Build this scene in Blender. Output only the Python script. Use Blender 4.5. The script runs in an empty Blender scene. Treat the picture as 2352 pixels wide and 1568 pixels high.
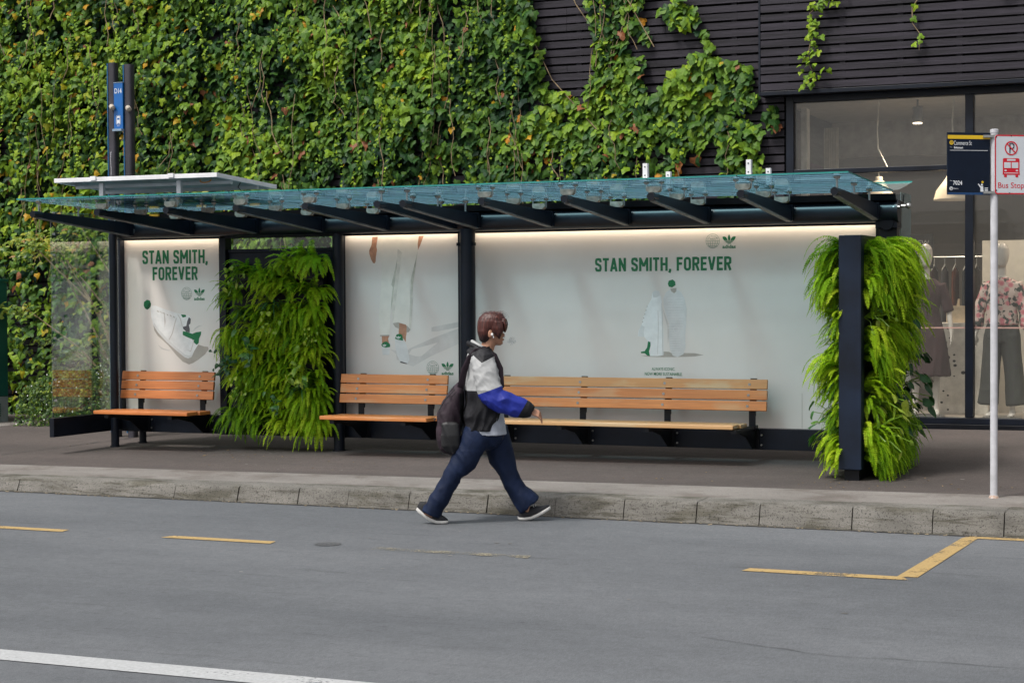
import bpy, bmesh, math, random
from math import sin, cos, pi, radians
from mathutils import Vector, Matrix, noise
rnd = random.Random(7)
S = bpy.context.scene
COL = S.collection

# ---------------------------------------------------------------- camera
cam_data = bpy.data.cameras.new('camera')
cam_data.sensor_width = 36.0
cam_data.lens = 36.0 * 4100 / 2352
cam_data.clip_end = 600
cam = bpy.data.objects.new('camera', cam_data)
COL.objects.link(cam)
yaw, pitch, roll = radians(23.2), math.atan(102.0 / 4100), radians(-0.32)
fw = Vector((-sin(yaw) * cos(pitch), cos(yaw) * cos(pitch), -sin(pitch)))
r0 = Vector((cos(yaw), sin(yaw), 0)); u0 = r0.cross(fw)
rt = r0 * cos(roll) + u0 * sin(roll); up = u0 * cos(roll) - r0 * sin(roll)
M = Matrix.Identity(4)
for i in range(3):
    M[i][0] = rt[i]; M[i][1] = up[i]; M[i][2] = -fw[i]
M[2][3] = 1.68
cam.matrix_world = M
S.camera = cam

# ---------------------------------------------------------------- sky, sun, exposure
W = bpy.data.worlds.new('World'); S.world = W; W.use_nodes = True
nt = W.node_tree; nt.nodes.clear()
sky = nt.nodes.new('ShaderNodeTexSky'); sky.sky_type = 'NISHITA'; sky.sun_disc = False
SUN_EL, SUN_AZ = radians(56), radians(208)        # compass-style azimuth from +Y, clockwise
sky.sun_elevation = SUN_EL; sky.sun_rotation = SUN_AZ
sky.air_density = 1.2; sky.dust_density = 5.0; sky.ozone_density = 1.0
hsv = nt.nodes.new('ShaderNodeHueSaturation'); hsv.inputs['Saturation'].default_value = 0.14
bg = nt.nodes.new('ShaderNodeBackground'); bg.inputs['Strength'].default_value = 0.11
wo = nt.nodes.new('ShaderNodeOutputWorld')
nt.links.new(sky.outputs[0], hsv.inputs['Color']); nt.links.new(hsv.outputs[0], bg.inputs[0]); nt.links.new(bg.outputs[0], wo.inputs[0])
sl = bpy.data.lights.new('sun', 'SUN'); sl.energy = 1.6; sl.angle = radians(10); sl.color = (1.0, 0.955, 0.88)
sun = bpy.data.objects.new('sun', sl); COL.objects.link(sun)
sd = Vector((sin(SUN_AZ) * cos(SUN_EL), cos(SUN_AZ) * cos(SUN_EL), sin(SUN_EL)))
sun.rotation_euler = sd.to_track_quat('Z', 'Y').to_euler(); sun.location = (0, 0, 30)
S.view_settings.view_transform = 'Standard'; S.view_settings.look = 'None'
S.view_settings.exposure = 0.66; S.view_settings.gamma = 1.0
S.cycles.max_bounces = 8; S.cycles.transparent_max_bounces = 16
S.cycles.use_denoising = True

# ---------------------------------------------------------------- materials
MATS = {}
def nd(t, typ, **kw):
    n = t.nodes.new(typ)
    for k, v in kw.items():
        setattr(n, k, v)
    return n
def ramp(t, stops, interp='LINEAR'):
    r = t.nodes.new('ShaderNodeValToRGB'); r.color_ramp.interpolation = interp
    el = r.color_ramp.elements
    while len(el) < len(stops): el.new(0.5)
    for e, (p, c) in zip(el, stops):
        e.position = p; e.color = (c[0], c[1], c[2], 1)
    return r
def mat(name, col, rough=0.6, var=0.12, scale=8.0, stretch=(1, 1, 1), bump=0.0, bscale=60.0, metal=0.0, spec=0.5,
        detail=4.0, emit=None, estr=0.0, col2=None, coat=0.0, var_th=(0.3, 0.7), gen=False):
    if name in MATS: return MATS[name]
    m = bpy.data.materials.new(name); m.use_nodes = True; t = m.node_tree
    b = t.nodes['Principled BSDF']
    b.inputs['Roughness'].default_value = rough; b.inputs['Metallic'].default_value = metal
    b.inputs['Specular IOR Level'].default_value = spec; b.inputs['Coat Weight'].default_value = coat
    tc = nd(t, 'ShaderNodeTexCoord'); mp = nd(t, 'ShaderNodeMapping'); mp.inputs['Scale'].default_value = stretch
    t.links.new(tc.outputs['Object'], mp.inputs[0])
    nz = nd(t, 'ShaderNodeTexNoise'); nz.inputs['Scale'].default_value = scale; nz.inputs['Detail'].default_value = detail
    nz.inputs['Roughness'].default_value = 0.6
    t.links.new(mp.outputs[0], nz.inputs['Vector'])
    c2 = col2 if col2 else tuple(c * (1 - 2 * var) for c in col)
    c1 = col if col2 else tuple(min(1, c * (1 + var)) for c in col)
    r = ramp(t, [(var_th[0], c2), (var_th[1], c1)])
    t.links.new(nz.outputs[0], r.inputs[0]); t.links.new(r.outputs[0], b.inputs['Base Color'])
    if bump:
        n2 = nd(t, 'ShaderNodeTexNoise'); n2.inputs['Scale'].default_value = bscale; n2.inputs['Detail'].default_value = 5
        t.links.new(mp.outputs[0], n2.inputs['Vector'])
        bp = nd(t, 'ShaderNodeBump'); bp.inputs['Strength'].default_value = bump; bp.inputs['Distance'].default_value = 0.02
        t.links.new(n2.outputs[0], bp.inputs['Height']); t.links.new(bp.outputs[0], b.inputs['Normal'])
    if emit:
        b.inputs['Emission Color'].default_value = (*emit, 1); b.inputs['Emission Strength'].default_value = estr
    MATS[name] = m
    return m
def fres(t, ior):            # same reflectance seen from either face of a thin sheet
    f = nd(t, 'ShaderNodeFresnel'); g = nd(t, 'ShaderNodeNewGeometry'); m = nd(t, 'ShaderNodeMapRange')
    m.inputs[3].default_value = ior; m.inputs[4].default_value = 1 / ior
    t.links.new(g.outputs['Backfacing'], m.inputs[0]); t.links.new(m.outputs[0], f.inputs['IOR']); return f
def glass(name, tint=(0.93, 0.97, 0.95), refl=0.09, rough=0.02, haze=0.0, hazecol=(0.6, 0.65, 0.65)):
    m = bpy.data.materials.new(name); m.use_nodes = True; t = m.node_tree; t.nodes.clear()
    o = nd(t, 'ShaderNodeOutputMaterial'); tr = nd(t, 'ShaderNodeBsdfTransparent'); tr.inputs[0].default_value = (*tint, 1)
    gl = nd(t, 'ShaderNodeBsdfGlossy'); gl.inputs['Roughness'].default_value = rough; gl.inputs[0].default_value = (1, 1, 1, 1)
    lw = fres(t, 1.5)
    ad = nd(t, 'ShaderNodeMath', operation='ADD'); ad.inputs[1].default_value = refl - 0.04
    t.links.new(lw.outputs[0], ad.inputs[0])
    mx = nd(t, 'ShaderNodeMixShader'); t.links.new(ad.outputs[0], mx.inputs[0]); t.links.new(tr.outputs[0], mx.inputs[1]); t.links.new(gl.outputs[0], mx.inputs[2])
    last = mx
    if haze:
        df = nd(t, 'ShaderNodeBsdfDiffuse'); df.inputs[0].default_value = (*hazecol, 1)
        m2 = nd(t, 'ShaderNodeMixShader'); m2.inputs[0].default_value = haze
        t.links.new(mx.outputs[0], m2.inputs[1]); t.links.new(df.outputs[0], m2.inputs[2]); last = m2
    t.links.new(last.outputs[0], o.inputs[0])
    return m
def leafmat(name, stops, rough=0.45, trans=0.3, bump=0.0, spec=0.4):
    m = bpy.data.materials.new(name); m.use_nodes = True; t = m.node_tree
    b = t.nodes['Principled BSDF']; out = [n for n in t.nodes if n.type == 'OUTPUT_MATERIAL'][0]
    at = nd(t, 'ShaderNodeAttribute'); at.attribute_name = 'tint'
    r = ramp(t, stops); t.links.new(at.outputs['Fac'], r.inputs[0])
    tc = nd(t, 'ShaderNodeTexCoord'); nz = nd(t, 'ShaderNodeTexNoise'); nz.inputs['Scale'].default_value = 35; nz.inputs['Detail'].default_value = 3
    t.links.new(tc.outputs['Object'], nz.inputs['Vector'])
    hs = nd(t, 'ShaderNodeHueSaturation'); mr = nd(t, 'ShaderNodeMapRange'); mr.inputs[1].default_value = 0.3; mr.inputs[2].default_value = 0.7
    mr.inputs[3].default_value = 0.72; mr.inputs[4].default_value = 1.25
    t.links.new(nz.outputs[0], mr.inputs[0]); t.links.new(mr.outputs[0], hs.inputs['Value']); t.links.new(r.outputs[0], hs.inputs['Color'])
    t.links.new(hs.outputs[0], b.inputs['Base Color']); b.inputs['Roughness'].default_value = rough; b.inputs['Specular IOR Level'].default_value = spec
    tl = nd(t, 'ShaderNodeBsdfTranslucent'); t.links.new(hs.outputs[0], tl.inputs[0])
    mx = nd(t, 'ShaderNodeMixShader'); mx.inputs[0].default_value = trans
    t.links.new(b.outputs[0], mx.inputs[1]); t.links.new(tl.outputs[0], mx.inputs[2]); t.links.new(mx.outputs[0], out.inputs[0])
    return m

NAVY = mat('navy_metal', (0.006, 0.009, 0.017), 0.40, spec=0.28, var=0.25, scale=3, bump=0.02, bscale=40)
NAVY2 = mat('navy_fin', (0.005, 0.011, 0.026), 0.45, spec=0.3, var=0.3, scale=2.5, bump=0.03)
BLACKM = mat('black_metal', (0.006, 0.007, 0.010), 0.4, spec=0.25, var=0.2)
STEEL = mat('brushed_steel', (0.46, 0.46, 0.45), 0.35, var=0.15, metal=0.85)
CLAMPM = mat('clamp_metal', (0.40, 0.35, 0.29), 0.6, var=0.25, scale=25)
ALU = mat('aluminium', (0.55, 0.57, 0.60), 0.45, var=0.08, metal=0.35)
WHITEM = mat('white_steel', (0.72, 0.72, 0.74), 0.5, var=0.07)

# ---------------------------------------------------------------- mesh builder
def wloc(p):
    v = Vector((0, 0, 0))
    while p is not None:
        v += Vector(p.location); p = p.parent
    return v
class MB:
    def __init__(s): s.v = []; s.f = []; s.m = []; s.t = []; s.cur = 0
    def add(s, vs, fs, m=0, t=None):
        o = len(s.v); s.v += [tuple(p) for p in vs]
        for f in fs: s.f.append(tuple(i + o for i in f)); s.m.append(m)
        s.t += [0.5 if t is None else t] * len(vs)
    def box(s, x0, x1, y0, y1, z0, z1, m=0):
        s.add([(x0, y0, z0), (x1, y0, z0), (x1, y1, z0), (x0, y1, z0), (x0, y0, z1), (x1, y0, z1), (x1, y1, z1), (x0, y1, z1)],
              [(0, 3, 2, 1), (4, 5, 6, 7), (0, 1, 5, 4), (1, 2, 6, 5), (2, 3, 7, 6), (3, 0, 4, 7)], m)
    def bar(s, p, q, w, h, m=0, upv=(0, 0, 1)):
        p = Vector(p); q = Vector(q); d = (q - p).normalized(); u = Vector(upv)
        sd_ = d.cross(u).normalized(); u = sd_.cross(d).normalized()
        vs = []
        for c in (p, q):
            for a, b in ((-1, -1), (1, -1), (1, 1), (-1, 1)): vs.append(c + sd_ * a * w / 2 + u * b * h / 2)
        s.add(vs, [(0, 1, 2, 3), (7, 6, 5, 4), (0, 4, 5, 1), (1, 5, 6, 2), (2, 6, 7, 3), (3, 7, 4, 0)], m)
    def loft(s, rings, m=0, cap=True, t=None, closed=True):
        o = len(s.v); n = len(rings[0])
        vs = [p for r in rings for p in r]; fs = []
        for i in range(len(rings) - 1):
            for j in range(n if closed else n - 1):
                a = i * n + j; b = i * n + (j + 1) % n
                fs.append((a, b, b + n, a + n))
        if cap and closed:
            fs.append(tuple(range(n - 1, -1, -1))); fs.append(tuple((len(rings) - 1) * n + k for k in range(n)))
        s.add(vs, fs, m, t)
    def tube(s, path, r, n=10, m=0, cap=True, t=None, ref=None):
        P = [Vector(p) for p in path]; R = r if isinstance(r, (list, tuple)) else [r] * len(P)
        rings = []; pu = None
        for i, p in enumerate(P):
            d = (P[min(i + 1, len(P) - 1)] - P[max(i - 1, 0)]).normalized()
            if pu is None:
                a = Vector(ref) if ref else (Vector((0, 0, 1)) if abs(d.z) < 0.9 else Vector((1, 0, 0)))
                pu = (a - d * a.dot(d)).normalized()
            else: pu = (pu - d * pu.dot(d)).normalized()
            w = d.cross(pu)
            rr = R[i] if isinstance(R[i], (list, tuple)) else (R[i], R[i])
            rings.append([p + pu * rr[0] * cos(2 * pi * k / n) + w * rr[1] * sin(2 * pi * k / n) for k in range(n)])
        s.loft(rings, m, cap, t)
    def poly_y(s, pts, y, m=0, t=None):           # flat outline facing -Y, given as (x, z)
        a = sum(pts[i][0] * pts[(i + 1) % len(pts)][1] - pts[(i + 1) % len(pts)][0] * pts[i][1] for i in range(len(pts)))
        idx = list(range(len(pts)))
        if a < 0: idx.reverse()
        s.add([(p[0], y, p[1]) for p in pts], [tuple(idx)], m, t)
    def slab_y(s, pts, y0, y1, m=0):
        a = sum(pts[i][0] * pts[(i + 1) % len(pts)][1] - pts[(i + 1) % len(pts)][0] * pts[i][1] for i in range(len(pts)))
        if a < 0: pts = pts[::-1]
        n = len(pts); vs = [(p[0], y0, p[1]) for p in pts] + [(p[0], y1, p[1]) for p in pts]
        fs = [tuple(range(n)), tuple(range(2 * n - 1, n - 1, -1))] + [(i, i + n, (i + 1) % n + n, (i + 1) % n) for i in range(n)]
        s.add(vs, fs, m)
    def disc_y(s, cx, cz, y, r, n=20, m=0, r2=None):
        r2 = r2 or r
        s.poly_y([(cx + r * cos(2 * pi * k / n), cz + r2 * sin(2 * pi * k / n)) for k in range(n)], y, m)
    def ring_y(s, cx, cz, y, r, w, n=32, m=0, r2=None):
        r2 = r2 or r; vs = []
        for k in range(n):
            a = 2 * pi * k / n
            vs += [(cx + r * cos(a), y, cz + r2 * sin(a)), (cx + (r - w) * cos(a), y, cz + (r2 - w) * sin(a))]
        s.add(vs, [(2 * k, 2 * k + 1, (2 * k + 3) % (2 * n), (2 * k + 2) % (2 * n)) for k in range(n)], m)
    def line_y(s, pts, w, y, m=0):
        dy = 0
        for (a, b) in zip(pts[:-1], pts[1:]):
            d = Vector((b[0] - a[0], b[1] - a[1])); L = d.length or 1e-6; n = Vector((-d.y, d.x)) / L * w / 2
            s.poly_y([(a[0] + n.x, a[1] + n.y), (b[0] + n.x, b[1] + n.y), (b[0] - n.x, b[1] - n.y), (a[0] - n.x, a[1] - n.y)], y + dy, m)
            dy -= 0.00015
    def build(s, name, mats, parent=None, smooth=False, bevel=0.0, world=True, tint=False, ang=35):
        if not isinstance(mats, (list, tuple)): mats = [mats]
        off = wloc(parent) if (parent is not None and world) else Vector((0, 0, 0))
        me = bpy.data.meshes.new(name)
        me.from_pydata([(p[0] - off.x, p[1] - off.y, p[2] - off.z) for p in s.v], [], s.f)
        for mm in mats: me.materials.append(mm)
        if len(mats) > 1: me.polygons.foreach_set('material_index', s.m)
        if tint:
            a = me.attributes.new('tint', 'FLOAT', 'POINT'); a.data.foreach_set('value', s.t)
        if smooth:
            me.polygons.foreach_set('use_smooth', [True] * len(me.polygons))
            try: me.set_sharp_from_angle(angle=radians(ang))
            except Exception: pass
        me.update()
        o = bpy.data.objects.new(name, me); COL.objects.link(o)
        if parent is not None: o.parent = parent
        if bevel:
            md = o.modifiers.new('bevel', 'BEVEL'); md.width = bevel; md.segments = 2; md.limit_method = 'ANGLE'
        return o
def tag(o, label=None, cat=None, group=None, kind=None):
    if label: o['label'] = label
    if cat: o['category'] = cat
    if group: o['group'] = group
    if kind: o['kind'] = kind
    return o
def thing(name, loc, label, cat, group=None, rz=0):
    o = bpy.data.objects.new(name, None); COL.objects.link(o); o.location = loc; o.rotation_euler = (0, 0, rz)
    o.empty_display_size = 0.2
    return tag(o, label, cat, group)
_font = {}
def text(name, body, x0, x1, z0, z1, y, m, parent, offset=0.0, spread=1.0, rz=0.0):
    """lettering fitted into the box x0..x1, z0..z1 (capital height) on a plane facing -Y"""
    cu = bpy.data.curves.new(name, 'FONT'); cu.body = body; cu.size = 1.0; cu.offset = offset; cu.space_character = spread
    cu.resolution_u = 3; cu.fill_mode = 'FRONT'
    ob = bpy.data.objects.new('tmp', cu); COL.objects.link(ob)
    dg = bpy.context.evaluated_depsgraph_get(); dg.update()
    me = bpy.data.meshes.new_from_object(ob.evaluated_get(dg))
    COL.objects.unlink(ob); bpy.data.objects.remove(ob)
    xs = [v.co.x for v in me.vertices]; ys = [v.co.y for v in me.vertices]
    if not xs: return None
    ax, bx, ay, by = min(xs), max(xs), min(ys), max(ys)
    off = wloc(parent)
    for v in me.vertices:
        px = x0 + (v.co.x - ax) / (bx - ax) * (x1 - x0); pz = z0 + (v.co.y - ay) / (by - ay) * (z1 - z0)
        v.co = (px - off.x, y - off.y, pz - off.z)
    me.materials.clear(); me.materials.append(m); me.update(); me.name = name
    o = bpy.data.objects.new(name, me); COL.objects.link(o); o.parent = parent
    return o
def evald(o):
    dg = bpy.context.evaluated_depsgraph_get(); dg.update()
    return bpy.data.meshes.new_from_object(o.evaluated_get(dg))
def blend(name, mb, mats, parent, voxel=0.008, smooth=3, rule=None, disp=None, cut=None, solid=0.0, planes=()):
    """fuse overlapping closed lofts into one continuous skin; coordinates are local to parent"""
    if not isinstance(mats, (list, tuple)): mats = [mats]
    me = bpy.data.meshes.new('tmp'); me.from_pydata(mb.v, [], mb.f); me.update()
    bm = bmesh.new(); bm.from_mesh(me); bmesh.ops.recalc_face_normals(bm, faces=bm.faces); bm.to_mesh(me); bm.free()
    o = bpy.data.objects.new('tmp', me); COL.objects.link(o)
    r = o.modifiers.new('r', 'REMESH'); r.mode = 'VOXEL'; r.voxel_size = voxel
    if smooth:
        sm = o.modifiers.new('s', 'SMOOTH'); sm.factor = 0.5; sm.iterations = smooth
    me2 = evald(o); COL.objects.unlink(o); bpy.data.objects.remove(o)
    if disp:
        ns = [v.normal.copy() for v in me2.vertices]
        for v, n in zip(me2.vertices, ns): v.co += n * disp(v.co)
    if cut or solid or planes:
        bm = bmesh.new(); bm.from_mesh(me2)
        for co, no in planes: bmesh.ops.bisect_plane(bm, geom=bm.verts[:] + bm.edges[:] + bm.faces[:], plane_co=co, plane_no=no)
        if cut: bmesh.ops.delete(bm, geom=[f for f in bm.faces if cut(f.calc_center_median())], context='FACES')
        bm.to_mesh(me2); bm.free()
    me2.materials.clear()
    for mm in mats: me2.materials.append(mm)
    if rule: me2.polygons.foreach_set('material_index', [rule(p.center) for p in me2.polygons])
    me2.polygons.foreach_set('use_smooth', [True] * len(me2.polygons)); me2.update(); me2.name = name
    ob = bpy.data.objects.new(name, me2); COL.objects.link(ob); ob.parent = parent
    if solid:
        sm = ob.modifiers.new('t', 'SOLIDIFY'); sm.thickness = solid; sm.offset = -1
    return ob
def copy_tree(o, parent=None):
    c = o.copy(); COL.objects.link(c)
    if parent is not None: c.parent = parent
    for ch in list(o.children): copy_tree(ch, c)
    return c
PO={}
PO['p1']={
 '_corners':[(-11.25,2.295),(-10.006,2.297),(-11.235,0.92)],
 't1':[(-11.004,2.193),(-10.196,2.19),(-11.006,2.051)],
 't2':[(-10.878,2.016),(-10.32,2.014),(-10.88,1.878)],
 'globe':[(-10.457,1.735),(-10.391,1.735)],
 'tref':[(-10.366,1.795),(-10.236,1.709)],
 'word':[(-10.368,1.698),(-10.237,1.667)],
 'shadow':[(-10.875,1.406),(-10.864,1.35),(-10.821,1.294),(-10.689,1.192),(-10.591,1.09),(-10.515,1.025),(-10.438,0.996),(-10.384,1.013),(-10.318,1.05),(-10.241,1.102),(-10.195,1.157),(-10.202,1.181),(-10.251,1.185),(-10.327,1.205),(-10.644,1.248)],
 'white':[(-10.906,1.607),(-10.839,1.61),(-10.751,1.579),(-10.662,1.555),(-10.586,1.532),(-10.531,1.522),(-10.432,1.504),(-10.405,1.471),(-10.422,1.425),(-10.423,1.332),(-10.358,1.314),(-10.293,1.333),(-10.316,1.212),(-10.371,1.138),(-10.405,1.073),(-10.449,1.058),(-10.492,1.072),(-10.601,1.146),(-10.711,1.229),(-10.82,1.331),(-10.875,1.406),(-10.902,1.499)],
 'lineA':[(-10.581,1.481),(-10.598,1.434),(-10.632,1.322),(-10.677,1.248),(-10.688,1.252),(-10.645,1.322),(-10.611,1.434),(-10.592,1.481)],
 'lace1':[(-10.822,1.2),(-10.756,1.163),(-10.656,1.141),(-10.69,1.134),(-10.778,1.154)],
 'lace2':[(-10.391,1.342),(-10.357,1.379),(-10.314,1.402),(-10.265,1.404),(-10.308,1.39),(-10.352,1.365)],
 'hole':[(-10.433,1.49),(-10.409,1.471),(-10.414,1.425),(-10.434,1.406),(-10.423,1.369),(-10.424,1.328),(-10.467,1.337),(-10.505,1.369),(-10.508,1.388),(-10.466,1.397),(-10.455,1.443)],
 'green':[(-10.509,1.343),(-10.467,1.337),(-10.391,1.316),(-10.347,1.332),(-10.282,1.34),(-10.288,1.305),(-10.31,1.268),(-10.316,1.221),(-10.338,1.201),(-10.37,1.221),(-10.392,1.258),(-10.457,1.281),(-10.511,1.304)],
 'tongue':[(-10.531,1.518),(-10.471,1.513),(-10.465,1.494),(-10.509,1.485)],
 'pom':[(-10.95,1.673),(-10.916,1.663),(-10.9,1.63),(-10.906,1.602),(-10.928,1.579),(-10.951,1.568),(-10.979,1.584),(-10.993,1.612),(-10.989,1.649)],
 'pomd':[(-10.922,1.645),(-10.903,1.626),(-10.908,1.602),(-10.928,1.579),(-10.951,1.57),(-10.967,1.593),(-10.945,1.612)],
}
PO['p2']={
 '_corners':[(-8.569,2.288),(-7.317,2.293),(-8.554,0.903)],
 'globe':[(-7.615,0.991),(-7.548,0.992)],
 'tref':[(-7.52,1.055),(-7.389,0.969)],
 'word':[(-7.521,0.954),(-7.39,0.925)],
 'shadow':[(-8.08,1.168),(-7.909,1.141),(-7.866,1.179),(-7.632,1.276),(-7.328,1.38),(-7.324,1.23),(-7.633,1.105),(-7.83,1.003),(-7.909,1.026),(-8.011,1.068),(-8.016,1.121)],
 'shadow2':[(-7.626,1.389),(-7.323,1.442),(-7.323,1.39),(-7.569,1.347),(-7.626,1.347)],
 'gap':[(-7.739,1.104),(-7.559,1.238),(-7.844,1.17),(-7.877,1.122),(-7.803,1.103)],
 'hand':[(-8.273,2.282),(-8.21,2.286),(-8.222,2.224),(-8.227,2.186),(-8.22,2.157),(-8.234,2.08),(-8.236,2.042),(-8.247,2.021),(-8.266,2.025),(-8.288,2.062),(-8.307,2.12),(-8.307,2.153),(-8.281,2.206)],
 'hand2':[(-7.756,2.284),(-7.704,2.286),(-7.741,2.197),(-7.768,2.145),(-7.771,2.207)],
 'pants':[(-8.21,2.283),(-7.762,2.286),(-7.768,2.14),(-7.801,1.922),(-7.829,1.818),(-7.828,1.646),(-7.842,1.494),(-7.854,1.37),(-7.906,1.413),(-7.992,1.437),(-8.051,1.427),(-8.06,1.59),(-8.077,1.494),(-8.089,1.302),(-8.192,1.302),(-8.206,1.494),(-8.177,1.782),(-8.169,2.022),(-8.222,2.166)],
 'fold':[(-7.991,2.163),(-7.978,2.086),(-7.982,2.01),(-8.009,1.943),(-8.032,1.781),(-8.043,1.686),(-8.071,1.542),(-8.065,1.666),(-8.048,1.781),(-8.064,1.81),(-8.019,1.972),(-7.997,2.067)],
 'fold2':[(-7.771,2.14),(-7.796,1.97),(-7.824,1.818),(-7.835,1.684),(-7.85,1.761),(-7.85,1.856),(-7.812,1.989)],
 'ank1':[(-8.175,1.302),(-8.089,1.304),(-8.106,1.274),(-8.09,1.216),(-8.171,1.216),(-8.173,1.264)],
 'ank2':[(-7.981,1.432),(-7.906,1.413),(-7.885,1.379),(-7.896,1.341),(-7.907,1.294),(-7.908,1.241),(-7.95,1.293),(-7.987,1.322)],
 'cuff':[(-8.051,1.427),(-7.981,1.439),(-7.979,1.372),(-8.024,1.389)],
 'cuff2':[(-7.896,1.408),(-7.854,1.365),(-7.88,1.337),(-7.902,1.341)],
 'sh1':[(-8.176,1.201),(-8.079,1.207),(-8.091,1.113),(-8.166,1.112)],
 'sh2':[(-8.027,1.269),(-7.95,1.274),(-7.908,1.227),(-7.882,1.15),(-7.869,1.069),(-7.893,1.028),(-7.973,1.049),(-8.01,1.121),(-8.026,1.207)],
 'g1':[(-8.181,1.216),(-8.154,1.24),(-8.122,1.247),(-8.084,1.221),(-8.082,1.192),(-8.133,1.185),(-8.171,1.196)],
 'g2':[(-8.009,1.317),(-7.971,1.324),(-7.945,1.308),(-7.938,1.255),(-7.993,1.263),(-8.028,1.274)],
 'dk':[(-7.968,1.052),(-7.888,1.031),(-7.909,1.026),(-7.973,1.04)],
}
PO['p3']={
 '_corners':[(-6.004,2.291),(-4.411,2.278),(-6.011,0.916)],
 't1':[(-5.911,2.034),(-4.582,2.047),(-5.911,1.911)],
 't1r':[(-4.582,2.047),(-4.582,1.919)],
 'globe':[(-4.759,2.183),(-4.693,2.182)],
 'tref':[(-4.666,2.243),(-4.54,2.155)],
 'word':[(-4.667,2.146),(-4.541,2.117)],
 'shadow':[(-5.455,1.124),(-5.383,1.131),(-5.236,1.167),(-5.185,1.164),(-5.147,1.147),(-5.044,1.154),(-4.932,1.153),(-4.849,1.137),(-4.932,1.124),(-5.054,1.118),(-5.241,1.114),(-5.393,1.118)],
 's1':[(-5.315,1.733),(-5.277,1.725),(-5.258,1.671),(-5.242,1.537),(-5.236,1.312),(-5.236,1.132),(-5.298,1.123),(-5.369,1.124),(-5.383,1.176),(-5.392,1.266),(-5.425,1.301),(-5.487,1.307),(-5.482,1.356),(-5.449,1.415),(-5.429,1.492),(-5.391,1.591),(-5.353,1.654),(-5.343,1.717)],
 's1e':[(-5.257,1.617),(-5.242,1.537),(-5.236,1.132),(-5.245,1.132),(-5.25,1.402)],
 'sole':[(-5.173,1.738),(-5.117,1.747),(-5.07,1.724),(-5.033,1.661),(-5.01,1.563),(-5.015,1.447),(-5.025,1.313),(-5.021,1.206),(-5.044,1.143),(-5.1,1.116),(-5.147,1.129),(-5.175,1.187),(-5.184,1.312),(-5.179,1.42),(-5.212,1.51),(-5.235,1.59),(-5.235,1.662),(-5.211,1.716)],
 'gapd':[(-5.249,1.59),(-5.212,1.492),(-5.184,1.411),(-5.182,1.312),(-5.194,1.231),(-5.198,1.393),(-5.226,1.492)],
 'heel':[(-5.169,1.751),(-5.108,1.755),(-5.11,1.724),(-5.131,1.706),(-5.159,1.724)],
 'pom':[(-5.182,1.823),(-5.145,1.834),(-5.121,1.814),(-5.117,1.782),(-5.15,1.76),(-5.183,1.768),(-5.192,1.796)],
 'green':[(-5.387,1.262),(-5.364,1.253),(-5.362,1.222),(-5.378,1.167),(-5.369,1.124),(-5.393,1.127),(-5.421,1.149),(-5.455,1.149),(-5.459,1.162),(-5.421,1.169),(-5.397,1.203)],
 'l1':[(-5.352,1.014),(-5.124,1.021),(-5.352,0.989)],
 'l2':[(-5.42,0.969),(-5.054,0.975),(-5.42,0.941)],
}
PO['p1']['sole']=[(-10.875,1.406),(-10.82,1.331),(-10.711,1.229),(-10.601,1.146),(-10.492,1.072),(-10.449,1.058),(-10.405,1.073),(-10.385,1.105),(-10.437,1.089),(-10.481,1.098),(-10.584,1.169),(-10.694,1.255),(-10.803,1.355),(-10.866,1.432)]
PO['p1']['seam1']=[(-10.566,1.522),(-10.531,1.471),(-10.508,1.388),(-10.517,1.386),(-10.542,1.467),(-10.575,1.52)]
PO['p1']['seam2']=[(-10.37,1.254),(-10.379,1.212),(-10.41,1.128),(-10.48,1.156),(-10.415,1.139),(-10.39,1.212),(-10.381,1.254)]
PO['p1']['toe']=[(-10.828,1.565),(-10.729,1.527),(-10.721,1.443),(-10.731,1.378),(-10.737,1.443),(-10.742,1.523),(-10.828,1.557)]
PO['p2']['in1']=[(-7.991,2.163),(-7.943,2.124),(-7.989,1.819),(-8.034,1.494),(-8.051,1.437),(-8.057,1.59),(-8.037,1.762),(-8.0,1.972)]
PO['p2']['calf']=[(-7.85,1.837),(-7.828,1.646),(-7.842,1.494),(-7.854,1.37),(-7.872,1.399),(-7.858,1.627),(-7.861,1.78)]
PO['p2']['hemline']=[(-8.191,1.31),(-8.089,1.312),(-8.089,1.299),(-8.192,1.298)]
PO['p3']['l1']=[(-5.257,1.617),(-5.249,1.492),(-5.247,1.132),(-5.243,1.132),(-5.245,1.492),(-5.252,1.617)]
PO['p3']['l2']=[(-5.292,1.546),(-5.288,1.402),(-5.296,1.141),(-5.292,1.141),(-5.283,1.402),(-5.287,1.546)]
PO['p3']['tong']=[(-5.453,1.415),(-5.42,1.393),(-5.43,1.357),(-5.425,1.301),(-5.482,1.307),(-5.477,1.356)]
PO['p3']['cap']=[(-5.343,1.717),(-5.315,1.733),(-5.277,1.725),(-5.263,1.689),(-5.296,1.671),(-5.334,1.667)]
# ================================================================= ground
def kz(x): return max(0.09, min(0.19, 0.148 + 0.0068 * (x + 5.5)))
def pz(x, y): return kz(x) + 0.012 * (y - 12.65)

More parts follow.
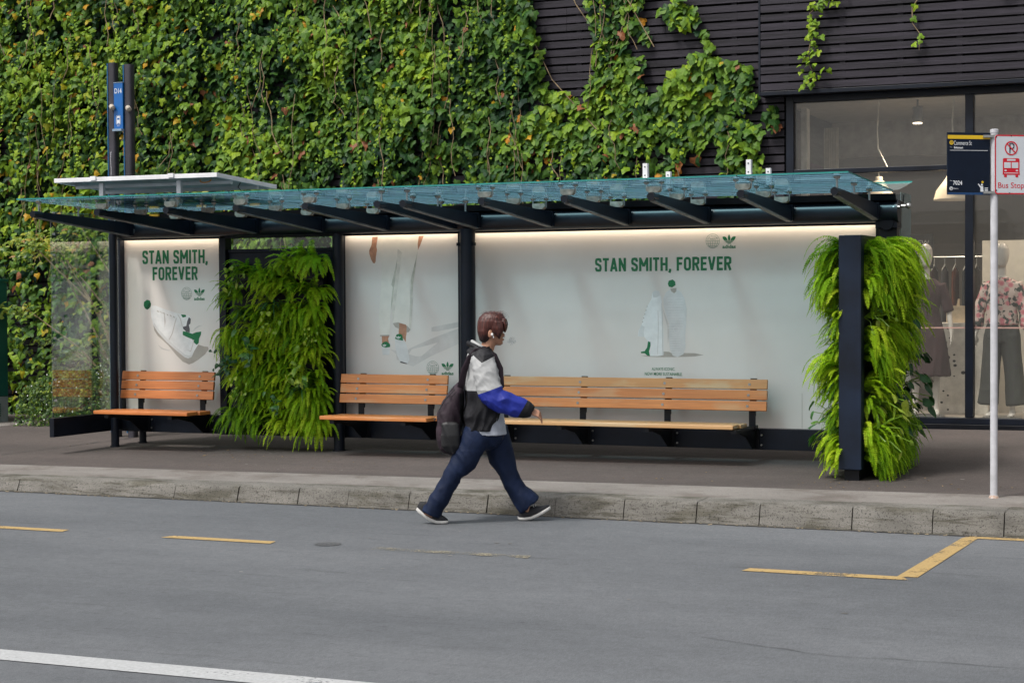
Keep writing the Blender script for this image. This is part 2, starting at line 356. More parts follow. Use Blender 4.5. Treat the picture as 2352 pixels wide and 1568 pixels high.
def asphalt(name, c1, c2, speck, blotch=0.5, sx=0.35):
    m = bpy.data.materials.new(name); m.use_nodes = True; t = m.node_tree; b = t.nodes['Principled BSDF']
    b.inputs['Roughness'].default_value = 0.85; b.inputs['Specular IOR Level'].default_value = 0.3
    tc = nd(t, 'ShaderNodeTexCoord')
    def nz(sc, st, det=4, rough=0.6):
        mp = nd(t, 'ShaderNodeMapping'); mp.inputs['Scale'].default_value = st
        n = nd(t, 'ShaderNodeTexNoise'); n.inputs['Scale'].default_value = sc; n.inputs['Detail'].default_value = det; n.inputs['Roughness'].default_value = rough
        t.links.new(tc.outputs['Object'], mp.inputs[0]); t.links.new(mp.outputs[0], n.inputs['Vector']); return n
    a = nz(0.55, (sx, 1, 1), 5); r = ramp(t, [(0.32, c2), (0.66, c1)]); t.links.new(a.outputs[0], r.inputs[0])
    g = nz(170, (1, 1, 1), 2, 0.9); rg = ramp(t, [(0.35, (1 - speck,) * 3), (0.62, (1 + speck * 0.7,) * 3)]); t.links.new(g.outputs[0], rg.inputs[0])
    mu = nd(t, 'ShaderNodeMix', data_type='RGBA', blend_type='MULTIPLY'); mu.inputs[0].default_value = 1
    t.links.new(r.outputs[0], mu.inputs[6]); t.links.new(rg.outputs[0], mu.inputs[7])
    s_ = nz(2.2, (0.35, 2.2, 1), 6, 0.7); rs = ramp(t, [(0.60, (1, 1, 1)), (0.72, (1 - blotch * 0.6,) * 3)]); t.links.new(s_.outputs[0], rs.inputs[0])
    m2 = nd(t, 'ShaderNodeMix', data_type='RGBA', blend_type='MULTIPLY'); m2.inputs[0].default_value = 1
    t.links.new(mu.outputs[2], m2.inputs[6]); t.links.new(rs.outputs[0], m2.inputs[7])
    for sc_, st_, lo, hi, am in ((14, (.5, .9, 1), .35, .65, .05), (7, (1, .5, 1), .35, .65, .05), (60, (1, .3, 1), .40, .60, .09)):
        q = nz(sc_, st_, 3, 0.8); rq = ramp(t, [(lo, (1 - am,) * 3), (hi, (1 + am,) * 3)]); t.links.new(q.outputs[0], rq.inputs[0])
        mq = nd(t, 'ShaderNodeMix', data_type='RGBA', blend_type='MULTIPLY'); mq.inputs[0].default_value = 1; t.links.new(m2.outputs[2], mq.inputs[6]); t.links.new(rq.outputs[0], mq.inputs[7]); m2 = mq
    dk = nz(9, (0.6, 3.0, 1), 6, 0.85); rd = ramp(t, [(0.575, (1, 1, 1)), (0.66, (0.60,) * 3)]); t.links.new(dk.outputs[0], rd.inputs[0])
    mq = nd(t, 'ShaderNodeMix', data_type='RGBA', blend_type='MULTIPLY'); mq.inputs[0].default_value = 1; t.links.new(m2.outputs[2], mq.inputs[6]); t.links.new(rd.outputs[0], mq.inputs[7]); m2 = mq
    w = nz(28, (1, 1, 1), 3, 0.8); rw = ramp(t, [(0.74, (0, 0, 0)), (0.78, (1, 1, 1))]); t.links.new(w.outputs[0], rw.inputs[0])
    m3 = nd(t, 'ShaderNodeMix', data_type='RGBA'); t.links.new(rw.outputs[0], m3.inputs[0]); t.links.new(m2.outputs[2], m3.inputs[6]); m3.inputs[7].default_value = (0.32, 0.31, 0.29, 1)
    t.links.new(m3.outputs[2], b.inputs['Base Color'])
    bp = nd(t, 'ShaderNodeBump'); bp.inputs['Strength'].default_value = 0.5; bp.inputs['Distance'].default_value = 0.004
    t.links.new(g.outputs[0], bp.inputs['Height']); t.links.new(bp.outputs[0], b.inputs['Normal'])
    return m
ROAD = asphalt('worn_asphalt', (0.134, 0.141, 0.152), (0.090, 0.096, 0.106), 0.34, 0.5)
PATH = asphalt('footpath_asphalt', (0.108, 0.089, 0.083), (0.066, 0.056, 0.053), 0.34, 0.5)
EARTH = mat('ground_earth', (0.10, 0.095, 0.085), 0.95, var=0.2, scale=0.5)

def sheet(name, x0, x1, y0, y1, fz, m, nx=60, ny=6, kind='structure'):
    b = MB(); vs = []; fs = []
    for j in range(ny + 1):
        for i in range(nx + 1):
            x = x0 + (x1 - x0) * i / nx; y = y0 + (y1 - y0) * j / ny
            vs.append((x, y, fz(x, y)))
    for j in range(ny):
        for i in range(nx):
            a = j * (nx + 1) + i; fs.append((a, a + 1, a + nx + 2, a + nx + 1))
    b.add(vs, fs); return tag(b.build(name, m), kind=kind)
sheet('ground', -400, 400, -400, 400, lambda x, y: -0.06, EARTH, 4, 4)
sheet('road', -90, 70, -9, 12.66, lambda x, y: 0.0, ROAD, 4, 2)
sheet('footpath', -60, 40, 13.57, 19.5, pz, PATH, 100, 6)

# concrete kerb blocks and the strip behind them
def concrete(name, c1, c2, pit, moss):
    m = bpy.data.materials.new(name); m.use_nodes = True; t = m.node_tree; b = t.nodes['Principled BSDF']; b.inputs['Roughness'].default_value = 0.9
    tc = nd(t, 'ShaderNodeTexCoord')
    def nz(sc, st=(1, 1, 1), det=5, rough=0.65):
        mp = nd(t, 'ShaderNodeMapping'); mp.inputs['Scale'].default_value = st
        n = nd(t, 'ShaderNodeTexNoise'); n.inputs['Scale'].default_value = sc; n.inputs['Detail'].default_value = det; n.inputs['Roughness'].default_value = rough
        t.links.new(tc.outputs['Object'], mp.inputs[0]); t.links.new(mp.outputs[0], n.inputs['Vector']); return n
    a = nz(3.0, (0.6, 1, 1)); r = ramp(t, [(0.3, c2), (0.68, c1)]); t.links.new(a.outputs[0], r.inputs[0])
    cur = r.outputs[0]
    def mulmask(n, th, col, soft=0.04):
        nonlocal cur
        rr = ramp(t, [(th, (1, 1, 1)), (th + soft, col)]); t.links.new(n.outputs[0], rr.inputs[0])
        mu = nd(t, 'ShaderNodeMix', data_type='RGBA', blend_type='MULTIPLY'); mu.inputs[0].default_value = 1
        t.links.new(cur, mu.inputs[6]); t.links.new(rr.outputs[0], mu.inputs[7]); cur = mu.outputs[2]
    mulmask(nz(70, det=4, rough=.75), 0.56, (1 - pit,) * 3)
    if pit > 0.5: mulmask(nz(2.6, (.7, 1, 7), 6, .8), 0.53, (0.52, 0.51, 0.45), 0.08)
    mulmask(nz(140, det=2), 0.60, (1 - pit * 0.6,) * 3)
    mulmask(nz(1.9, (0.8, 1, 3.5), 6), 0.50, moss, 0.10)
    t.links.new(cur, b.inputs['Base Color'])
    g = nz(90, det=4); bp = nd(t, 'ShaderNodeBump'); bp.inputs['Strength'].default_value = 0.7; bp.inputs['Distance'].default_value = 0.006
    t.links.new(g.outputs[0], bp.inputs['Height']); t.links.new(bp.outputs[0], b.inputs['Normal'])
    return m
KERB = concrete('kerb_concrete', (0.20, 0.188, 0.17), (0.10, 0.094, 0.084), 0.6, (0.58, 0.57, 0.50))
STRIP = concrete('strip_concrete', (0.225, 0.207, 0.192), (0.165, 0.150, 0.138), 0.25, (0.72, 0.68, 0.66))
kj = [-10.16, -9.53, -8.53, -7.91, -7.34, -6.88, -6.33, -5.65, -5.08, -4.52, -3.95, -3.47, -2.79, -2.22, -1.73]
while kj[0] > -40: kj.insert(0, kj[0] - rnd.choice([0.6, 0.95, 0.7]))
while kj[-1] < 25: kj.append(kj[-1] + rnd.choice([0.6, 0.95, 0.7]))
kb = MB()
for a, b_ in zip(kj[:-1], kj[1:]):
    a += 0.004; b_ -= 0.004; dy = rnd.uniform(-0.006, 0.006); rings = []
    n = 5
    for k in range(n + 1):
        x = a + (b_ - a) * k / n; z = kz((a + b_) / 2) + rnd.uniform(-0.0015, 0.0015); e = 0.004 if k in (0, n) else 0
        y0 = 12.63 + dy
        rings.append([(x, y0, -0.05), (x, y0 + 0.02 + e, 0.0), (x, y0 + 0.055 + e, z - 0.03), (x, y0 + 0.064 + e, z - 0.012), (x, y0 + 0.085 + e, z - 0.001 - e),
                      (x, 12.99, z), (x, 12.99, -0.05)])
    kb.loft(rings)
tag(kb.build('kerb', KERB, smooth=True, ang=40), kind='structure')
st = MB(); vs = []; fs = []; nx = 160
for i in range(nx + 1):
    x = -60 + 100 * i / nx
    vs += [(x, 12.985, kz(x) - 0.004), (x, 13.6, pz(x, 13.6) + 0.004)]
for i in range(nx): fs.append((2 * i, 2 * i + 2, 2 * i + 3, 2 * i + 1))
st.add(vs, fs); tag(st.build('kerb_strip', STRIP), kind='structure')
kg = MB(); kg.add([(-60, 12.68, -0.02), (40, 12.68, -0.02), (40, 12.68, 0.06), (-60, 12.68, 0.06)], [(0, 1, 2, 3)])
tag(kg.build('kerb_joint_fill', mat('joint_dirt', (0.05, 0.045, 0.04), 0.95)), kind='structure')

gd = MB(); vs = []; n_ = 400  # thin dark strip with a wavy edge along the kerb foot
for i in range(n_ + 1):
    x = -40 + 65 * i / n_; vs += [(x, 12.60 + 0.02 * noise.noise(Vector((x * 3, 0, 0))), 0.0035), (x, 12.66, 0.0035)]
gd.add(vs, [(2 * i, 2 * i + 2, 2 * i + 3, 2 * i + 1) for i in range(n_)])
tag(gd.build('gutter_dark_strip', mat('gutter_dark_strip', (0.05, 0.045, 0.036), 0.95, var=.4, scale=6)), kind='structure')
# painted lines, worn
def paint(name, col, wear):
    m = bpy.data.materials.new(name); m.use_nodes = True; t = m.node_tree; b = t.nodes['Principled BSDF']; b.inputs['Roughness'].default_value = 0.7
    out = [n for n in t.nodes if n.type == 'OUTPUT_MATERIAL'][0]
    tc = nd(t, 'ShaderNodeTexCoord'); n = nd(t, 'ShaderNodeTexNoise'); n.inputs['Scale'].default_value = 45; n.inputs['Detail'].default_value = 6; n.inputs['Roughness'].default_value = 0.8
    n2 = nd(t, 'ShaderNodeTexNoise'); n2.inputs['Scale'].default_value = 3; n2.inputs['Detail'].default_value = 3
    t.links.new(tc.outputs['Object'], n.inputs['Vector']); t.links.new(tc.outputs['Object'], n2.inputs['Vector'])
    ad = nd(t, 'ShaderNodeMath', operation='MULTIPLY_ADD'); ad.inputs[1].default_value = 0.5; t.links.new(n2.outputs[0], ad.inputs[0]); 
    hf = nd(t, 'ShaderNodeMath', operation='MULTIPLY'); hf.inputs[1].default_value = 0.5; t.links.new(n.outputs[0], hf.inputs[0]); t.links.new(hf.outputs[0], ad.inputs[2])
    r = ramp(t, [(wear, (0, 0, 0)), (wear + 0.06, (1, 1, 1))]); t.links.new(ad.outputs[0], r.inputs[0])
    c = ramp(t, [(0.35, tuple(k * 0.72 for k in col)), (0.6, col)]); t.links.new(n.outputs[0], c.inputs[0]); t.links.new(c.outputs[0], b.inputs['Base Color'])
    tr = nd(t, 'ShaderNodeBsdfTransparent'); mx = nd(t, 'ShaderNodeMixShader'); t.links.new(r.outputs[0], mx.inputs[0])
    t.links.new(tr.outputs[0], mx.inputs[1]); t.links.new(b.outputs[0], mx.inputs[2]); t.links.new(mx.outputs[0], out.inputs[0])
    return m
YEL = paint('yellow_paint', (0.42, 0.29, 0.12), 0.415); YELF = paint('faded_yellow_paint', (0.25, 0.225, 0.165), 0.475); WHT = paint('white_paint', (0.42, 0.43, 0.44), 0.34)
def marking(pts, m, name):
    b = MB()
    for p in pts: b.add([(x, y, 0.004) for x, y in p], [tuple(range(len(p)))])
    return tag(b.build(name, m), kind='structure')
W2 = 0.055
for (a, b_, m_) in ((-8.98, -8.07, YEL), (-7.22, -6.33, YEL), (-5.58, -4.42, YELF)):
    marking([[(a, 10.6 - W2), (b_, 10.6 - W2), (b_ - 0.02, 10.6 + W2), (a + 0.03, 10.6 + W2)]], m_, 'yellow_dash_marking')
marking([[(-10.9, 10.75), (-9.75, 10.75), (-9.75, 10.85), (-10.9, 10.85)]], YEL, 'yellow_dash_marking')
marking([[(-3.0, 10.6 - W2 - 0.01), (-1.985, 10.6 - W2 - 0.01), (-2.04, 10.6 + W2), (-2.98, 10.6 + W2)],
         [(-2.075, 10.6 + W2 + 0.0005), (-1.955, 10.6 + W2 + 0.0005), (-1.885, 12.50), (-1.99, 12.50)],
         [(-1.99, 12.5005), (12.0, 12.5005), (12.0, 12.60), (-1.95, 12.60)]], YEL, 'yellow_bay_marking')
marking([[(-40, 6.68), (20, 6.68), (20, 6.88), (-40, 6.88)]], WHT, 'white_lane_marking')
mk = MB(); mk.add([(-5.95 + 0.09 * cos(a * pi / 9), 10.67 + 0.09 * sin(a * pi / 9), 0.004) for a in range(18)], [tuple(range(18))])
tag(mk.build('valve_cover', mat('iron_cover', (0.085, 0.087, 0.092), 0.7, scale=40, var=0.4)), 'small round dark iron cover set in the road beside the faded yellow dash', 'cover')
# grit and litter along the gutter
gm = MB()
for i in range(260):
    x = rnd.uniform(-14, 1); y = 12.6 - abs(rnd.gauss(0, 0.03)); s_ = rnd.uniform(0.004, 0.012)
    a = rnd.uniform(0, pi); c, d = cos(a) * s_, sin(a) * s_
    gm.add([(x - c, y - d, 0.006), (x + d, y - c, 0.006), (x + c * 1.6, y + d, 0.010), (x - d, y + c, 0.008)], [(0, 1, 2, 3)])
tag(gm.build('gutter_grit', mat('dry_litter', (0.30, 0.24, 0.15), 0.9, var=0.4, scale=4)), kind='stuff')

# tar seams and hairline cracks
TAR = mat('tar_seam', (0.035, 0.033, 0.035), 0.7)
def crack(pts, w, fz, name='surface_crack'):
    b = MB(); L = []
    for (x0, y0), (x1, y1) in zip(pts[:-1], pts[1:]):
        n = max(2, int(math.hypot(x1 - x0, y1 - y0) / 0.12))
        for i in range(n): f = i / n; L.append((x0 + (x1 - x0) * f + rnd.gauss(0, .012), y0 + (y1 - y0) * f + rnd.gauss(0, .012)))
    L.append(pts[-1]); vs = []
    for i, (x, y) in enumerate(L): q = w * (0.5 + rnd.random()); vs += [(x - q, y - q, fz(x, y) + .0035), (x + q, y + q, fz(x, y) + .0035)]
    b.add(vs, [(2 * i, 2 * i + 1, 2 * i + 3, 2 * i + 2) for i in range(len(L) - 1)])
    tag(b.build(name, TAR), kind='structure')
crack([(-11.9, 13.62), (-11.75, 14.4), (-11.6, 16.2), (-11.5, 18.5)], .007, pz)
crack([(-2.6, 8.4), (-1.9, 8.2), (-1.1, 8.25), (-.4, 8.1)], .0018, lambda x, y: 0)
crack([(-7.6, 7.3), (-6.9, 7.25), (-6.2, 7.38)], .003, lambda x, y: 0)
gum = MB()
for i in range(70):
    x = rnd.uniform(-13, 0); y = rnd.uniform(13.65, 16.5) if i % 2 else rnd.uniform(9.0, 12.4); r = rnd.uniform(.007, .016); z = (pz(x, y) if i % 2 else 0) + .003
    gum.add([(x + r * 1.3 * cos(a * pi / 4), y + r * sin(a * pi / 4), z) for a in range(8)], [tuple(range(8))])
tag(gum.build('gum_spots', mat('gum_pale', (0.20, 0.19, 0.18), 0.8, var=.5, scale=.7)), kind='stuff')
dl = MB()
for i in range(90):
    x = rnd.choice([rnd.gauss(-9.2, .6), rnd.gauss(-3.2, .45), rnd.uniform(-12, -1)]); y = rnd.gauss(15.0, .35) if x < -8 else rnd.gauss(14.2, .3); s_ = rnd.uniform(.008, .022); a = rnd.uniform(0, pi)
    if y < 13.7: continue
    z = pz(x, y) + .004; c, d = cos(a) * s_, sin(a) * s_
    dl.add([(x - c, y - d, z), (x + d * .4, y - c * .4, z + .003), (x + c, y + d, z + .001), (x - d * .4, y + c * .4, z + .004)], [(0, 1, 2, 3)])
tag(dl.build('fallen_leaflets', mat('dry_leaflet', (0.26, 0.17, 0.07), 0.9, var=0.45, scale=3)), kind='stuff')

# ================================================================= shop building with slatted front
YF = 19.4
bld = thing('shop_building', (-4.0, 19.4, 0.0), 'black slatted shop building with a large black framed display window', 'building')
SLAT = mat('charcoal_timber', (0.026, 0.022, 0.031), 0.55, spec=0.3, var=0.35, scale=3.0, stretch=(0.35, 1, 6), bump=0.15, bscale=25)
DARK = mat('dark_void', (0.006, 0.006, 0.007), 0.9)
def slats(x0, x1, yf, z0, z1, name, zoff=0.0, bx=0.62):
    b = MB(); z = z0; pitch = 0.0945
    while z < z1:
        x = x0; dz = rnd.uniform(-0.004, 0.004)
        while x < x1:
            e = min(x1, x + rnd.choice([2.4, 3.0, 3.6])); yy = rnd.uniform(-0.003, 0.003)
            b.box(x + 0.002, e - 0.002, yf + yy, yf + 0.022 + yy, z + dz, z + dz + 0.073); x = e
        z += pitch
    o = b.build(name, SLAT, bld, bevel=0.0)
    c = MB(); x = x0 + 0.25
    while x < x1: c.box(x, x + 0.06, yf + 0.0255, yf + 0.075, z0, z1); x += bx
    c.build('batten', SLAT, bld)
    d = MB(); d.box(x0, x1, yf + 0.08, yf + 0.13, z0 - 0.02, z1 + 0.02); d.build('backing_wall', DARK, bld)
slats(-22, -5.02, YF, 0.32, 6.6, 'slat_cladding')
slats(-5.22, 8, YF - 0.26, 3.92, 6.6, 'slat_cladding')
fr = MB()
fr.box(-5.22, 8, YF - 0.262, YF - 0.235, 3.868, 3.912)            # drip edge under the overhang
fr.box(-5.22, 8, YF - 0.235, YF + 0.05, 3.873, 3.912)
fr.box(-5.243, -5.221, YF - 0.262, YF + 0.02, 3.87, 6.6)
fr.build('overhang_trim', NAVY, bld, bevel=0.003)
wf = MB()
wf.box(-4.99, -4.905, YF - 0.05, YF + 0.09, 0.30, 3.872); wf.box(-4.905, 8, YF - 0.05, YF + 0.09, 3.80, 3.872)
wf.box(-4.905, 8, YF - 0.045, YF + 0.085, 3.01, 3.062); wf.box(-3.05, -2.965, YF - 0.055, YF + 0.09, 0.37, 3.80)
wf.box(-1.1, -1.02, YF - 0.055, YF + 0.09, 0.37, 3.80)
wf.box(-4.905, 8, YF - 0.05, YF + 0.09, 0.30, 0.365)
wf.build('window_frame', NAVY, bld, bevel=0.004)
sb = MB(); sb.box(-5.0, 8, YF - 0.075, YF + 0.1, 0.12, 0.298); sb.build('window_sill', BLACKM, bld, bevel=0.004)
SHOPG = glass('shop_glass', (0.86, 0.88, 0.86), 0.05, haze=0.06, hazecol=(0.62, 0.60, 0.56))
for (x0, x1, z0, z1) in ((-4.905, -3.05, 0.365, 3.01), (-4.905, -3.05, 3.062, 3.8), (-2.965, -1.1, 0.365, 3.01), (-2.965, -1.1, 3.062, 3.8), (-1.02, 8, 0.365, 3.01), (-1.02, 8, 3.062, 3.8)):
    g = MB(); g.add([(x0, YF, z0), (x1, YF, z0), (x1, YF, z1), (x0, YF, z1)], [(0, 1, 2, 3)]); g.build('window_pane', SHOPG, bld)
dc = MB(); dc.add([(-4.9, YF - 0.003, 1.318), (-3.052, YF - 0.003, 1.318), (-3.052, YF - 0.003, 1.333), (-4.9, YF - 0.003, 1.333)], [(0, 1, 2, 3)])
dc.add([(-2.963, YF - 0.003, 1.318), (-1.102, YF - 0.003, 1.318), (-1.102, YF - 0.003, 1.333), (-2.963, YF - 0.003, 1.333)], [(0, 1, 2, 3)])
dc.build('glass_decal', mat('salmon_decal', (0.42, 0.26, 0.22), 0.6), bld)
INW = mat('shop_wall_paint', (0.27, 0.24, 0.21), 0.8, var=0.08, scale=1.2); CEIL = mat('shop_ceiling', (0.55, 0.53, 0.50), 0.8, var=0.05)
FLOORM = mat('shop_floor', (0.42, 0.37, 0.32), 0.4, var=0.08)
i1 = MB(); i1.box(-5.3, 8, YF + 0.1, 24.4, 0.26, 0.33); i1.build('shop_floor', FLOORM, bld)
i2 = MB(); i2.box(-5.3, 8, YF + 0.1, 24.4, 3.90, 4.0); i2.build('shop_ceiling', CEIL, bld)
i3 = MB(); i3.box(-5.3, 8, 23.2, 23.3, 0.33, 3.9); i3.build('back_wall', INW, bld)
i3 = MB(); i3.box(-5.3, 8, 22.9, 23.199, 3.45, 3.9); i3.build('ceiling_bulkhead', mat('bulkhead', (0.44, 0.41, 0.38), 0.8), bld)
i4 = MB(); i4.box(-5.4, -5.301, YF + 0.1, 24.4, 0.26, 3.9); i4.build('side_wall', mat('side_wall_dark', (0.10, 0.095, 0.09), 0.7, var=0.2, scale=2, stretch=(1, 1, 12)), bld)
i5 = MB(); i5.box(-5.22, -5.15, 20.95, 21.1, 0.33, 3.9); i5.build('column', mat('shop_white', (0.85, 0.84, 0.80), 0.7), bld)
i6 = MB(); i6.box(-5.30, -5.26, 21.3, 22.25, 0.33, 3.3); i6.build('wall_panel', mat('plum_panel', (0.10, 0.045, 0.09), 0.6, var=0.2), bld)
i7 = MB()
for k in range(6):
    i7.tube([(-5.30 + 0.030 * k, 22.5 + 0.02 * (k % 2), 0.35), (-5.30 + 0.030 * k, 22.5, 3.8)], 0.032, 8)
i7.build('curtain', mat('cream_curtain', (0.58, 0.55, 0.48), 0.9), bld, smooth=True)
# parapet/rear volume so that the building is solid from the side
rv = MB(); rv.box(-22, 8, YF + 0.2, 24.6, 4.05, 6.6); rv.box(-22, -5.42, YF + 0.2, 24.6, 0.0, 4.05); rv.box(-5.42, 8, 24.41, 24.6, 0, 4.05); rv.build('rear_wall', DARK, bld)

# things inside the window
def spotlight(x, y, z, label):
    t = thing('spotlight', (x, y, z), label, 'spotlight', 'ceiling spotlights in the shop')
    b = MB(); b.tube([(x, y, z + 0.16), (x, y, z - 0.02)], [0.055, 0.06], 20); b.tube([(x, y, z + 0.32), (x, y, z + 0.16)], 0.012, 8); b.build('lamp_body', mat('spot_grey', (0.32, 0.32, 0.32), 0.5), t, smooth=True)
    c = MB(); c.tube([(x, y, z - 0.022), (x, y, z - 0.03)], 0.05, 20); c.build('lamp_face', mat('spot_glow', (1, 0.95, 0.85), 0.5, emit=(1.0, 0.82, 0.58), estr=7.0), t)
    l = bpy.data.lights.new('spot_glow', 'SPOT'); l.energy = 85; l.color = (1.0, 0.84, 0.66); l.spot_size = radians(130); l.spot_blend = 0.8; l.shadow_soft_size = 0.06
    lo = bpy.data.objects.new('lamp_light', l); COL.objects.link(lo); lo.parent = t; lo.location = (0, 0, -0.05)
spotlight(-3.78, 20.6, 3.66, 'small grey ceiling spotlight glowing warm, above the pendant lamps')
spotlight(-1.9, 20.4, 3.66, 'ceiling spotlight above the floral blouse mannequin, near the right edge')
PEND = mat('cream_enamel', (0.66, 0.56, 0.43), 0.35, var=0.05, emit=(0.8, 0.6, 0.4), estr=0.06)
CORD = mat('white_cord', (0.8, 0.77, 0.70), 0.8)
def pendant(x, y, zt, zn, r, label, kink):
    t = thing('pendant_lamp', (x, y, zt), label, 'pendant lamp', 'cream pendant lamps in the shop window')
    b = MB(); prof = [(0.04, 0.0), (0.045, 0.05), (0.075, 0.07), (0.085, 0.10), (0.13, 0.16), (0.19, 0.24), (0.215, 0.33), (0.225, 0.345)]
    n = 28; b.loft([[(x + q * r / 0.225 * cos(2 * pi * k / n), y + q * r / 0.225 * sin(2 * pi * k / n), zn - d * r / 0.225) for k in range(n)] for q, d in prof], cap=False)
    o = b.build('lamp_shade', PEND, t, smooth=True); md = o.modifiers.new('t', 'SOLIDIFY'); md.thickness = 0.004
    c = MB(); c.tube([(x, y, zn), (x - 0.005, y, zn + 0.05), (x + kink, y, zn + 0.1), (x - 0.01, y, zn + 0.32), (x - 0.02, y, zn + 0.55), (x, y, 3.9)], 0.009, 8); c.build('cord', CORD, t, smooth=True)
pendant(-4.22, 20.6, 3.9, 3.04, 0.20, 'cream bell pendant lamp mostly hidden behind the shelter roof glass', 0.10)
pendant(-3.37, 20.6, 3.9, 3.10, 0.23, 'cream bell pendant lamp beside the dark bus stop sign', 0.03)
sg = thing('notice_board', (-3.75, 20.9, 2.0), 'small black board lettered NEW standing in the shop window', 'sign')
b = MB(); b.box(-3.93, -3.66, 20.9, 20.93, 1.98, 2.38); b.build('board', mat('chalk_black', (0.02, 0.02, 0.02), 0.6), sg)
LETG = mat('grey_lettering', (0.30, 0.29, 0.27), 0.7)
text('lettering', 'NEW', -3.89, -3.70, 2.25, 2.31, 20.897, LETG, sg, offset=0.01); text('lettering', 'SEASON', -3.89, -3.70, 2.16, 2.20, 20.897, LETG, sg, offset=0.005)
pl = thing('display_plinth', (-3.3, 20.6, 0.33), 'white display plinth with scattered black dots under a cream box', 'plinth')
b = MB(); b.box(-3.56, -2.98, 20.5, 20.95, 0.331, 1.36); b.build('body', mat('plinth_white', (0.78, 0.72, 0.64), 0.6), pl, bevel=0.003)
b = MB(); 
for (dx, z, r_) in ((-3.50, 1.27, .018), (-3.42, 1.3, .013), (-3.49, 1.10, .012), (-3.43, 1.07, .010), (-3.40, 1.19, .009), (-3.44, 1.14, .010), (-3.42, 0.97, .020), (-3.35, 1.0, .011), (-3.35, 0.93, .014), (-3.42, 0.89, .02), (-3.34, .88, .016), (-3.35, .76, .008), (-3.47, .59, .01), (-3.42, .54, .01), (-3.49, .46, .013), (-3.42, .38, .01), (-3.18, 1.1, .02), (-3.2, .95, .015), (-3.25, .8, .02), (-3.2, .6, .015)):
    b.disc_y(dx, z, 20.496, r_ * 1.25, 12, r2=r_)
b.build('dot', mat('dot_black', (0.03, 0.028, 0.026), 0.6), pl)
bx = thing('gift_box', (-3.33, 20.7, 1.36), 'cream paper box standing on the dotted plinth', 'box')
b = MB(); b.box(-3.46, -3.22, 20.62, 20.78, 1.361, 1.55); b.build('body', mat('cream_card', (0.60, 0.47, 0.32), 0.7), bx, bevel=0.004)
b = MB(); b.tube([(-3.34, 20.70, 1.551), (-3.335, 20.7, 1.59), (-3.33, 20.7, 1.63)], [0.02, 0.012, 0.015], 10); b.build('knob', mat('cream_card', (0, 0, 0)), bx, smooth=True)
bd = thing('backdrop_board', (-2.4, 21.1, 0.33), 'plain cream backdrop board behind the floral blouse mannequin', 'board')
b = MB(); b.box(-3.13, -1.3, 21.1, 21.14, 0.331, 2.3); b.build('panel', mat('cream_board', (0.70, 0.64, 0.55), 0.7, var=0.05), bd)
rk = thing('clothes_rack', (-4.0, 21.8, 0.33), 'clothes rail of dark garments on hangers at the back of the shop', 'clothes rack')
b = MB(); b.tube([(-4.9, 21.8, 2.13), (-3.2, 21.8, 2.13)], 0.012, 8); b.tube([(-4.9, 21.8, 0.33), (-4.9, 21.8, 2.13)], 0.012, 8); b.tube([(-3.2, 21.8, 0.33), (-3.2, 21.8, 2.13)], 0.012, 8)
b.build('rail', STEEL, rk, smooth=True)
gcols = [(0.05, 0.03, 0.03), (0.09, 0.09, 0.10), (0.16, 0.05, 0.03), (0.04, 0.05, 0.06), (0.12, 0.11, 0.10), (0.06, 0.03, 0.04), (0.20, 0.09, 0.06), (0.05, 0.05, 0.05)]
for k in range(13):
    x = -4.8 + k * 0.125; mm = mat('garment_%d' % (k % 8), gcols[k % 8], 0.9, var=0.15, scale=6)
    ln = rnd.uniform(0.75, 1.05)
    g = MB(); g.loft([[(x + 0.03 * cos(a) * w, 21.8 + 0.23 * sin(a) * w2, z) for a in [2 * pi * q / 14 for q in range(14)]] for z, w, w2 in ((2.0, 0.3, 0.3), (1.95, 0.8, 0.9), (1.8, 1.0, 1.0), (1.5, 1.0, 0.9), (2.0 - ln, 1.3, 1.1))])
    g.build('garment', mm, rk, smooth=True)
    h = MB(); h.tube([(x, 21.6, 1.97), (x, 21.8, 2.04), (x, 22.0, 1.97)], 0.008, 6); h.tube([(x, 21.8, 2.04), (x, 21.8, 2.1), (x + 0.0, 21.82, 2.14)], 0.004, 6); h.build('hanger', mat('hanger_white', (0.55, 0.55, 0.52), 0.5), rk)
# ================================================================= ivy and shrubs
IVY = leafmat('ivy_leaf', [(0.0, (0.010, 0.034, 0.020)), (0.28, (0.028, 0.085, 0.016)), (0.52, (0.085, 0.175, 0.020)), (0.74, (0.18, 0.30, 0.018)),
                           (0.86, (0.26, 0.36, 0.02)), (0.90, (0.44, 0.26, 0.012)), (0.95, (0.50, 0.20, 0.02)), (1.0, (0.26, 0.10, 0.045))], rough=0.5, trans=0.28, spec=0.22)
STEM = mat('ivy_stem', (0.26, 0.19, 0.11), 0.85, var=0.3, scale=12)
LEAF_SHAPES = []
for lob in (0.0, 0.10, 0.18):
    LEAF_SHAPES.append([(0, 0.0, 0), (-0.40, -0.10, -.05), (-0.52, 0.30 - lob * .3, -.10), (-0.30 + lob * .5, 0.50, -.03), (-0.17 - lob * .3, 0.76, -.05), (0, 1.0, -.12),
                        (0.17 + lob * .3, 0.76, -.05), (0.30 - lob * .5, 0.50, -.03), (0.52, 0.30 - lob * .3, -.10), (0.40, -0.10, -.05), (0, 0.42, 0.05)])
LFACES = [(10, k, (k + 1) % 10) for k in range(10)]
